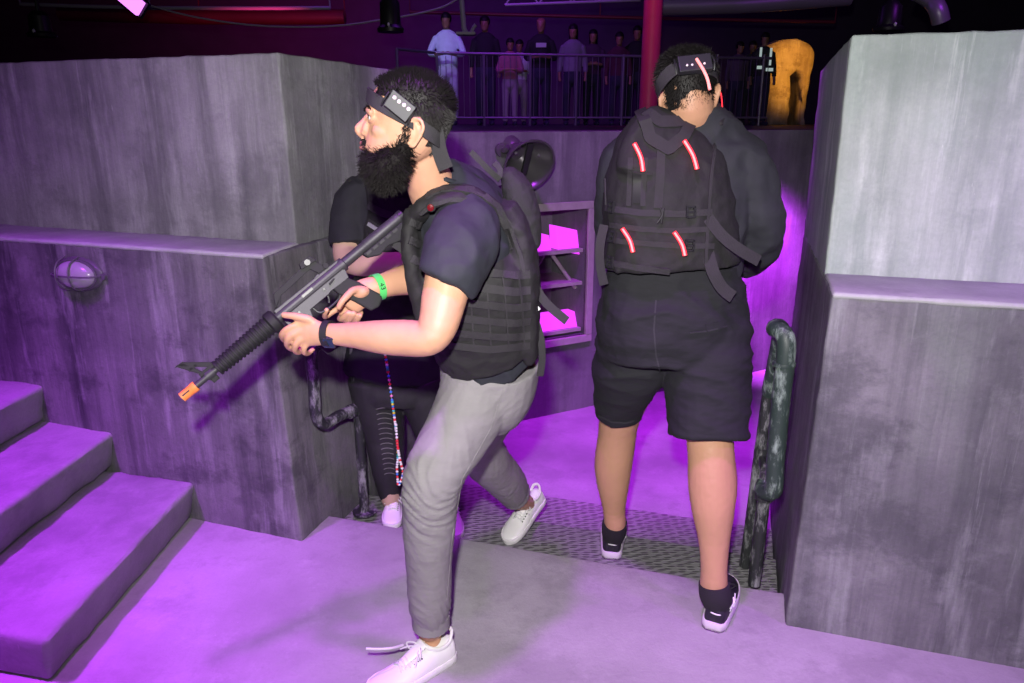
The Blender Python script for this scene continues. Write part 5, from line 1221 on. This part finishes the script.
def bystander(px, heady, y, label, shirt, trouser, name='person', pose='down', hgt=None, face=-1, skin=None, hair=True, longhair=False, lean=0):
    top = PY(px, heady, y); base = V((top.x, y, HZ)); H = hgt or max(.9, top.z - HZ); k = H / 1.75
    r = thing(name, base, label, 'person', 'spectators behind the guard rail'); p = lambda x, yy, z: base + V((x * k, yy * k, z * k))
    s = S(); h = Head(p(lean * .5, .0 - abs(lean) * .2, 1.515), V((.15 * (-1 if px % 2 else 1), face, -.1)), Z, k); h.skin(s, ears=False)
    tube(s, [(p(lean * .5, 0, 1.56), .05 * k), (p(lean * .3, .01, 1.44), .055 * k), (p(0, .01, 1.2), .12 * k, .09 * k), (p(0, 0, .95), .13 * k, .1 * k)], n=12)
    for sg in (-1, 1):
        if pose == 'rail': arm = [p(.19 * sg, .0, 1.36), p(.27 * sg, -.08, 1.14), p(.14 * sg, -.30, 1.10), p(.02 * sg, -.33, 1.12)]
        elif pose == 'fold': arm = [p(.18 * sg, 0, 1.36), p(.25 * sg, -.02, 1.12), p(.10 * sg, -.2, 1.12), p(-.06 * sg, -.2, 1.14)]
        else: arm = [p(.18 * sg, 0, 1.36), p(.23 * sg, .02, 1.10), p(.24 * sg, -.04, .88), p(.23 * sg, -.08, .78)]
        tube(s, [(arm[0], .045 * k), (arm[1], .038 * k), (arm[2], .028 * k), (arm[3], .032 * k, .02 * k)], n=10)
        tube(s, [(p(.09 * sg, 0, .92), .08 * k), (p(.10 * sg, -.01, .5), .055 * k), (p(.10 * sg, .01, .09), .04 * k), (p(.11 * sg, -.10, .04), .04 * k, .03 * k), (p(.115 * sg, -.17, .035), .03 * k, .025 * k)], n=10)
    link_mesh('body', remesh(s, .014 * max(k, .7), 2), skin or M_skin_dim, r)
    s = S(); tube(s, [(p(lean * .3, .01, 1.50), .065 * k, .06 * k), (p(lean * .2, .01, 1.445), .15 * k, .09 * k), (p(lean * .2, .01, 1.38), .18 * k, .1 * k), (p(0, 0, 1.2), .17 * k, .12 * k), (p(0, 0, .93), .165 * k, .125 * k)], n=16, roundcap=False)
    for sg in (-1, 1):
        if pose == 'rail': arm = [p(.17 * sg, .0, 1.37), p(.27 * sg, -.08, 1.14), p(.16 * sg, -.26, 1.105)]
        elif pose == 'fold': arm = [p(.17 * sg, 0, 1.37), p(.25 * sg, -.02, 1.12), p(.14 * sg, -.15, 1.115)]
        else: arm = [p(.17 * sg, 0, 1.37), p(.23 * sg, .02, 1.12), p(.24 * sg, -.02, .95)]
        tube(s, [(arm[0], .06 * k), (arm[1], .052 * k), (arm[2], .045 * k)], n=10)
    link_mesh('shirt', remesh(s, .015 * max(k, .7), 2), shirt, r)
    s = S(); tube(s, [(p(0, 0, .98), .16 * k, .12 * k), (p(0, 0, .86), .17 * k, .13 * k), (p(0, 0, .78), .14 * k, .12 * k)], n=14)
    for sg in (-1, 1): tube(s, [(p(.085 * sg, 0, .86), .095 * k), (p(.10 * sg, -.01, .5), .072 * k), (p(.10 * sg, .01, .1), .058 * k)], n=10)
    link_mesh('trousers', remesh(s, .015 * max(k, .7), 2), trouser, r)
    for sg in (-1, 1):
        s = S(); tube(s, [(p(.10 * sg, .05, .045), .045 * k, .045 * k), (p(.108 * sg, -.08, .04), .048 * k, .042 * k), (p(.115 * sg, -.19, .03), .04 * k, .03 * k)], n=12); build('shoe', s, M_t1, r)
    if hair:
        s = S(); ball(s, h.p(-.008, 0, .152), .114 * k, .09 * k, .10 * k, h.R)
        if longhair: tube(s, [(h.p(-.05, 0, .17), .085 * k, .06 * k), (h.p(-.075, 0, .05), .085 * k, .05 * k), (h.p(-.08, 0, -.1), .08 * k, .03 * k)], n=12)
        hm = remesh(s, .012, 2)
        fr = [p_ for p_ in hm.polygons]; bm = bmesh.new(); bm.from_mesh(hm); Mi_ = h.M.inverted()
        dl = [f for f in bm.faces if (lambda q: (q.x > .05 and q.z < .158) or (q.x > -.01 and q.z < .10 and not longhair))(Mi_ @ f.calc_center_median())]
        bmesh.ops.delete(bm, geom=dl, context='FACES'); bm.to_mesh(hm); bm.free(); link_mesh('hair', hm, M_hair, r)
    return r
mk = lambda n, c: mat(n, c, .85, var=.15, vscale=15)
M_s1, M_s2, M_s3, M_s4, M_s5 = mk('shirt white', (.55, .62, .80)), mk('shirt black', (.015, .014, .018)), mk('shirt pink', (.40, .14, .22)), mk('shirt pale', (.60, .60, .66)), mk('jacket grey', (.22, .2, .26))
M_t1, M_t2, M_t3 = mk('jeans dark', (.03, .03, .06)), mk('trousers pale', (.34, .28, .34)), mk('robe white', (.55, .52, .75))
bystander(446.5, 28, 13.1, 'spectator in a white shirt leaning on the guard rail, leftmost of all', M_s1, M_t3, pose='rail', hgt=1.76)
bystander(485, 33, 13.3, 'bearded spectator in black beside the man in white at the guard rail', M_s2, M_t1, hgt=1.74)
bystander(510, 53, 12.95, 'child in pink top and pale trousers standing close to the guard rail', M_s3, M_t2, pose='fold', hgt=1.36)
bystander(519.5, 53, 13.6, 'small spectator in a white top just behind the child in pink', M_s4, M_t2, pose='fold', hgt=1.40)
sp = bystander(541, 35, 13.2, 'short-haired spectator in dark tee with white chest print and folded arms', M_s2, M_t1, pose='fold', hgt=1.70, hair=False)
s = S(); c_ = sp.location + V((0, -.118, 1.27)); box(s, c_, X, Yv, Z, .085, .006, .035); build('chest_print', s, M_s4, sp, smooth=False, bevel=.003)
bystander(573, 45, 13.2, 'long-haired spectator in open grey jacket right of the man with chest print', M_s5, M_t1, hgt=1.60, longhair=True)
bystander(593, 47, 13.75, 'long-haired spectator in dark clothes beside the one in grey jacket', mk('top plum', (.06, .03, .06)), M_t1, pose='fold', hgt=1.58, longhair=True)
bystander(619, 52, 13.4, 'short dim spectator in dark red top left of the red column', mk('top maroon', (.08, .02, .04)), M_t1, hgt=1.5)
bystander(637, 44, 13.6, 'dim spectator in black half hidden by the red column', M_s2, M_t1, hgt=1.62)
bystander(738, 70, 13.4, 'dim spectator in mauve just right of the vested man\'s head', mk('top mauve', (.10, .07, .11)), M_t1, hgt=1.35)
bystander(751, 68, 13.6, 'dim spectator in grey between the mauve one and the high visibility jacket', mk('top slate', (.07, .07, .09)), M_t1, hgt=1.38)
hv = bystander(763, 62, 13.0, 'marshal in dark jacket with bright reflective stripes left of the amber arch', M_s2, M_t1, hgt=1.45)
M_refl_glow = mat('reflective tape glow', (.8, .95, .85), .4, emit=(.75, 1, .85), estr=.35)  # tape glows by itself in place of light thrown back
k_ = 1.45 / 1.75
for (x, z, a, b) in ((-.10, 1.36, .02, .11), (.10, 1.30, .02, .16), (-.08, 1.10, .07, .03), (.10, 1.06, .07, .03)):
    s = S(); box(s, hv.location + V((x * k_, -.128 * k_, z * k_)), X, Yv, Z, a * k_, .008, b * k_); tag(build('reflective_stripe', s, M_refl_glow, hv, smooth=False), 'pale reflective stripe')

# amber arch with a figure in front
def arch():
    y = 13.9; m = lambda px, py: PY(px, py, y)
    out = [(769, 123), (770, 60), (768, 46), (780, 41), (797, 39), (808, 43), (813, 52), (812, 70), (808, 90), (805, 123)]
    inn = [(801, 123), (802, 95), (803.5, 76), (797, 69), (790.5, 76), (789, 95), (788, 123)]
    pts = out + inn; v = [m(*p) for p in pts]; v[0].z = v[9].z = v[10].z = v[-1].z = HZ
    s = S(); prism(s, v, V((0, .9, 0))); me = bpy.data.meshes.new('amber_arch'); me.from_pydata([tuple(p) for p in s.v], [], s.f)
    bm = bmesh.new(); bm.from_mesh(me); bmesh.ops.triangulate(bm, faces=bm.faces); bmesh.ops.recalc_face_normals(bm, faces=bm.faces)
    for _ in range(4): bmesh.ops.subdivide_edges(bm, edges=[e for e in bm.edges if e.calc_length() > .12], cuts=1)
    bmesh.ops.triangulate(bm, faces=bm.faces); bm.normal_update()
    mv = [(v_, v_.normal * (.07 * nz(v_.co, 2.2, 4) + .03 * nz(v_.co, 6, 9))) for v_ in bm.verts]
    for v_, d_ in mv: v_.co += d_
    bm.to_mesh(me); bm.free()
    o = link_mesh('rock_arch', me, concrete('amber plaster', (.46, .38, .28), (.16, .11, .07), (.66, .58, .46), .8, .8, seed=77), None, True, loc=V((m(790, 100).x, y, HZ)))
    tag(o, 'amber-lit rough plaster arch glowing beyond the guard rail by the right block', 'arch')
arch()
bystander(796.5, 72, 15.2, 'dark silhouetted figure standing in the opening of the amber arch', M_s2, M_t1, hgt=1.28)
lamp_defs = [('amber_lamp', (5.0, 11.8, 2.9), 60, (1, .45, .05), PY(789, 70, 13.9))]

# column, pipes, cables, fixtures
M_col = mat('column paint red', (.42, .05, .22), .5, var=.2, vscale=6)
cx = PY(650.5, 60, 9.5); cr_ = 9.2 * mpp(650, 60, 9.5)
s = S(); lathe(s, V((cx.x, 9.5, HZ)), Z, [(1e-4, 0), (cr_ * 1.7, 0), (cr_ * 1.7, .03), (cr_, .04), (cr_, 3.88), (1e-4, 3.88)], 24)
tag(build('column', s, M_col, loc=V((cx.x, 9.5, HZ))), 'red-lit round steel column rising behind the vested man', 'column')
M_pipe_r = mat('pipe red', (.16, .012, .03), .5, var=.2, vscale=4); M_pipe_g = mat('conduit grey', (.32, .30, .34), .5); M_black = mat('fixture black', (.012, .012, .014), .4); M_duct = mat('duct grey', (.30, .28, .34), .4, metal=.4)
def pipe(name, pts, y, rpx, m, label, cat, sub=4):
    P = [PY(px, py, y) if len(q) == 2 else PY(q[0], q[1], q[2]) for q in pts for px, py in [q[:2]]]
    s = S(); wire(s, P, rpx * mpp(pts[0][0], pts[0][1], y), 10, sub)
    if cat == 'pipe':
        for p in P: wire(s, [p, V((p.x, p.y, 5.395))], .012, 6, 1)
    tag(build(name, s, m, loc=P[0]), label, cat)
pipe('ceiling_pipe', [(20, 4), (150, 8), (330, 8)], 11, 1.8, M_pipe_g, 'thin grey conduit running along the ceiling at top left', 'pipe', 2)
pipe('sprinkler_pipe', [(60, 13), (200, 17), (345, 17)], 13.5, 7.0, M_pipe_r, 'thick red pipe under the dark ceiling above the left block', 'pipe', 2)
pipe('sprinkler_pipe', [(410, 12), (600, 17), (835, 22)], 13.8, 1.6, M_pipe_r, 'thin red pipe running across the ceiling above the spectators', 'pipe', 2)
pipe('cable', [(138, 2), (190, 16), (250, 25), (310, 27), (350, 24.5), (380, 20)], 10, .9, M_pipe_g, 'thin pale cable sagging above the left block', 'cable')
pipe('cable', [(400, 17), (425, 12), (445, 6), (462, -4)], 10, .9, M_pipe_g, 'thin pale cable rising to the white hanging drop pole', 'cable')
tl_ = thing('tube_light', PY(131, 2, 9), 'glowing purple-white light fixture at the top edge, left', 'lamp')
M_tube = mat('tube light face', (.5, .2, .6), .3, emit=(.78, .22, 1), estr=1.8)
c_, d_ = PY(131, 1, 9), (PY(141, 9, 9) - PY(121, -8, 9)); L_ = d_.length; d_.normalize(); n_ = V((0, -1, -.2)).normalized(); n_ = (n_ - d_ * n_.dot(d_)).normalized(); b_ = d_.cross(n_)
s = S(); box(s, c_, d_, b_, n_, L_ / 2, .085, .03); build('diffuser', s, M_tube, tl_, smooth=False, bevel=.01)
s = S(); box(s, c_ - n_ * .05, d_, b_, n_, L_ / 2 + .03, .10, .025); wire(s, [c_ - n_ * .05, V((c_.x, c_.y + .05, 5.395))], .012, 6, 1); build('housing', s, M_black, tl_, smooth=False, bevel=.006)
def spot(px, py, y, hh, rr__, label):
    t = thing('stage_light_or_drapes', PY(px, py, y), label, 'lamp'); c = PY(px, py, y); m = mpp(px, py, y)
    s = S(); lathe(s, c, Z, [(1e-4, -hh * m), (rr__ * m, -hh * m), (rr__ * m * 1.05, -hh * m * .8), (rr__ * m * .8, -hh * m * .6), (rr__ * m * .75, hh * m * .6), (rr__ * m * .4, hh * m), (1e-4, hh * m)], 20); build('body', s, M_black, t)
    s = S(); ball(s, c + V((.0, -rr__ * m * .95, -hh * m * .65)), 1.3 * m, .02, 2.0 * m); tag(build('lens', s, mat('lens', (.8, .8, .85), .1) if 'lens' not in bpy.data.materials else bpy.data.materials['lens'], t), 'pale dot, a lens glint put into its colour')  # the lens here is a white glint made as a small pale ball
    s = S(); wire(s, [c + Z * hh * m * .8, V((c.x, c.y, 5.4))], .02, 8, 1); build('hanger', s, M_black, t)
spot(390, 14, 9.5, 17, 13, 'black cylindrical stage light hanging above the bearded man\'s head'); spot(40, 24, 9.5, 12, 13, 'black hanging shape standing in for dark drapes high above the left block')  # the second one stands in for dark drapes with small highlights
spot(890, 16, 8.5, 14, 14, 'black barrel-shaped stage light above the right block')
hp = thing('drop_pole', PY(466, 33, 10), 'white hanging pole with a small flat base plate above the man in white', 'pole'); c_ = PY(466, 33, 10); m_ = mpp(466, 33, 10)
s = S(); wire(s, [c_, V((c_.x - .05, c_.y, c_.z + .4)), V((c_.x - .07, c_.y, 5.4))], 2.6 * m_, 10, 2); build('pole', s, M_pipe_g, hp)
s = S(); box(s, c_ - Z * .01, X, Yv, Z, 9.5 * m_, .1, 1.4 * m_); build('base_plate', s, M_pipe_g, hp, smooth=False, bevel=.005)
s = S(); wire(s, [c_ + V((6 * m_, -.05, .01)), c_ + V((8 * m_, -.05, 5 * m_)), c_ + V((10 * m_, -.05, 7 * m_))], 1.8 * m_, 8, 2); build('hook', s, M_pipe_g, hp)
s = S(); P = [PY(*q) for q in ((918, -8, 8.6), (931, 0, 8.6), (938, 10, 8.5), (941, 22, 8.5))]; wire(s, P, 8.5 * mpp(935, 8, 8.5), 18, 5); wire(s, [P[0], V((P[0].x, P[0].y, 5.395))], .015, 6, 1); tag(build('duct_elbow', s, M_duct, loc=P[0]), 'curved shiny duct elbow catching purple light above the right block', 'duct')
s = S(); P = [PY(*q) for q in ((655, 6, 11), (740, 4, 11), (850, -4, 11))]; wire(s, P, 9 * mpp(740, 6, 11), 18, 2); [wire(s, [p, V((p.x, p.y, 5.395))], .015, 6, 1) for p in P]; tag(build('duct', s, M_duct, loc=P[0]), 'long dim purple duct under the ceiling right of the red column', 'duct')
s = S(); P0, P1 = PY(505, 5, 12), PY(640, 0, 12)
trs_ = thing('ceiling_truss', P0, 'dim grey lattice truss under the ceiling left of the red column', 'truss')
for dz_ in (0, .28): s = S(); wire(s, [P0 + Z * dz_, P1 + Z * dz_], .02, 8, 1); build('chord', s, M_pipe_g, trs_)
for i in range(8):
    a, b = P0.lerp(P1, i / 8), P0.lerp(P1, (i + 1) / 8); s = S(); wire(s, [a + Z * (.28 * (i % 2)), b + Z * (.28 * ((i + 1) % 2))], .012, 6, 1); build('strut', s, M_pipe_g, trs_)
# ------------------------------------------------------------------ light
PURP = (.5, .035, 1.0)
def lamp(name, kind, loc, power, color=(1, 1, 1), size=.1, target=None, angle=60, blend=.5):
    d = bpy.data.lights.new(name, kind); o = bpy.data.objects.new(name, d); COL.objects.link(o); o.location = loc
    d.energy = power; d.color = color
    if kind == 'AREA': d.size = size
    else: d.shadow_soft_size = size
    if kind == 'SPOT': d.spot_size = radians(angle); d.spot_blend = blend
    if target is not None: o.rotation_euler = (V(target) - V(loc)).to_track_quat('-Z', 'Y').to_euler()
    return o
lamp('camera_flash', 'SPOT', (-.05, -.02, EYE + .23), 335, (1, .97, .93), .03, (.40, 2.2, 1.25), 108, .8)
lamp('purple_stairs', 'SPOT', (-2.1, 1.1, 3.9), 1550, PURP, .12, (-2.0, 1.75, .2), 52, .9)
lamp('purple_front', 'SPOT', (-.35, .9, 4.6), 700, (.58, .05, 1), .12, (-.25, 1.4, 0), 50, .9)
lamp('purple_front_right', 'SPOT', (.75, 1.0, 4.6), 190, (.6, .07, 1), .12, (.4, 1.3, 0), 40, .9)
lamp('purple_leftwall', 'SPOT', (-1.6, 1.0, 3.2), 85, PURP, .12, (-1.7, 2.9, .7), 60, .9)
lamp('purple_pit', 'SPOT', (1.1, 3.3, 3.4), 1150, (.56, .02, 1), .1, (.68, 3.75, -.2), 38, .9)
tgt_ = onback(772, 270)
lamp('purple_pit_right', 'SPOT', tgt_ + V((-.25, -.55, .8)), 800, (.62, .05, 1), .1, tgt_, 62, .9)
lamp('purple_rightblock', 'SPOT', (2.6, .3, 3.2), 260, PURP, .1, (2.0, 2.0, .6), 60, .9)
lamp('hall_purple', 'AREA', (-1, 11.0, 5.2), 70, (.35, .05, 1), 3, (0, 13, 1.5))
lamp('hall_red', 'SPOT', (cx.x - .4, 7.9, 5.1), 200, (1, .02, .22), .1, (cx.x, 9.5, 2.6), 34, .8)
lamp('purple_back', 'SPOT', (.1, 2.75, 3.3), 260, (.55, .05, 1), .1, onback(570, 190), 70, .9)
w = bpy.data.worlds.new('world'); bpy.context.scene.world = w; w.use_nodes = True
w.node_tree.nodes['Background'].inputs[0].default_value = (.012, .004, .03, 1); w.node_tree.nodes['Background'].inputs[1].default_value = .35
vs_ = bpy.context.scene.view_settings
vs_.view_transform = 'Standard'; vs_.look = 'None'; vs_.exposure = 0; vs_.gamma = 1; vs_.use_curve_mapping = False
for nm, loc, pw, colr, tg in lamp_defs: lamp(nm, 'SPOT', loc, pw * 6, colr, .1, tg, 40, .8)
lamp('duct_purple', 'POINT', (4.6, 7.2, 3.6), 30, (.5, .05, 1), .1)
lamp('rail_purple', 'SPOT', (0, 10.0, 5.0), 150, (.42, .04, 1), .2, (.6, 13, 2.0), 60, .8)
lamp('white_spot_crowd', 'SPOT', (-2, 9.0, 4.8), 260, (.6, .65, 1), .2, (-1.2, 13, 2.7), 14, .8)
lamp('ceiling_red', 'SPOT', (-3, 10, 2.2), 140, (1, .03, .25), .2, (-4.2, 13.5, 3.9), 60, .8)
lamp('far_wash', 'AREA', (-1, 20.5, 5.0), 150, (.35, .03, 1), 6, (-1, 24, 2.5))
lamp('red_wash', 'AREA', (-6, 20, 4.8), 60, (1, .03, .4), 4, (-6, 24, 3.5))
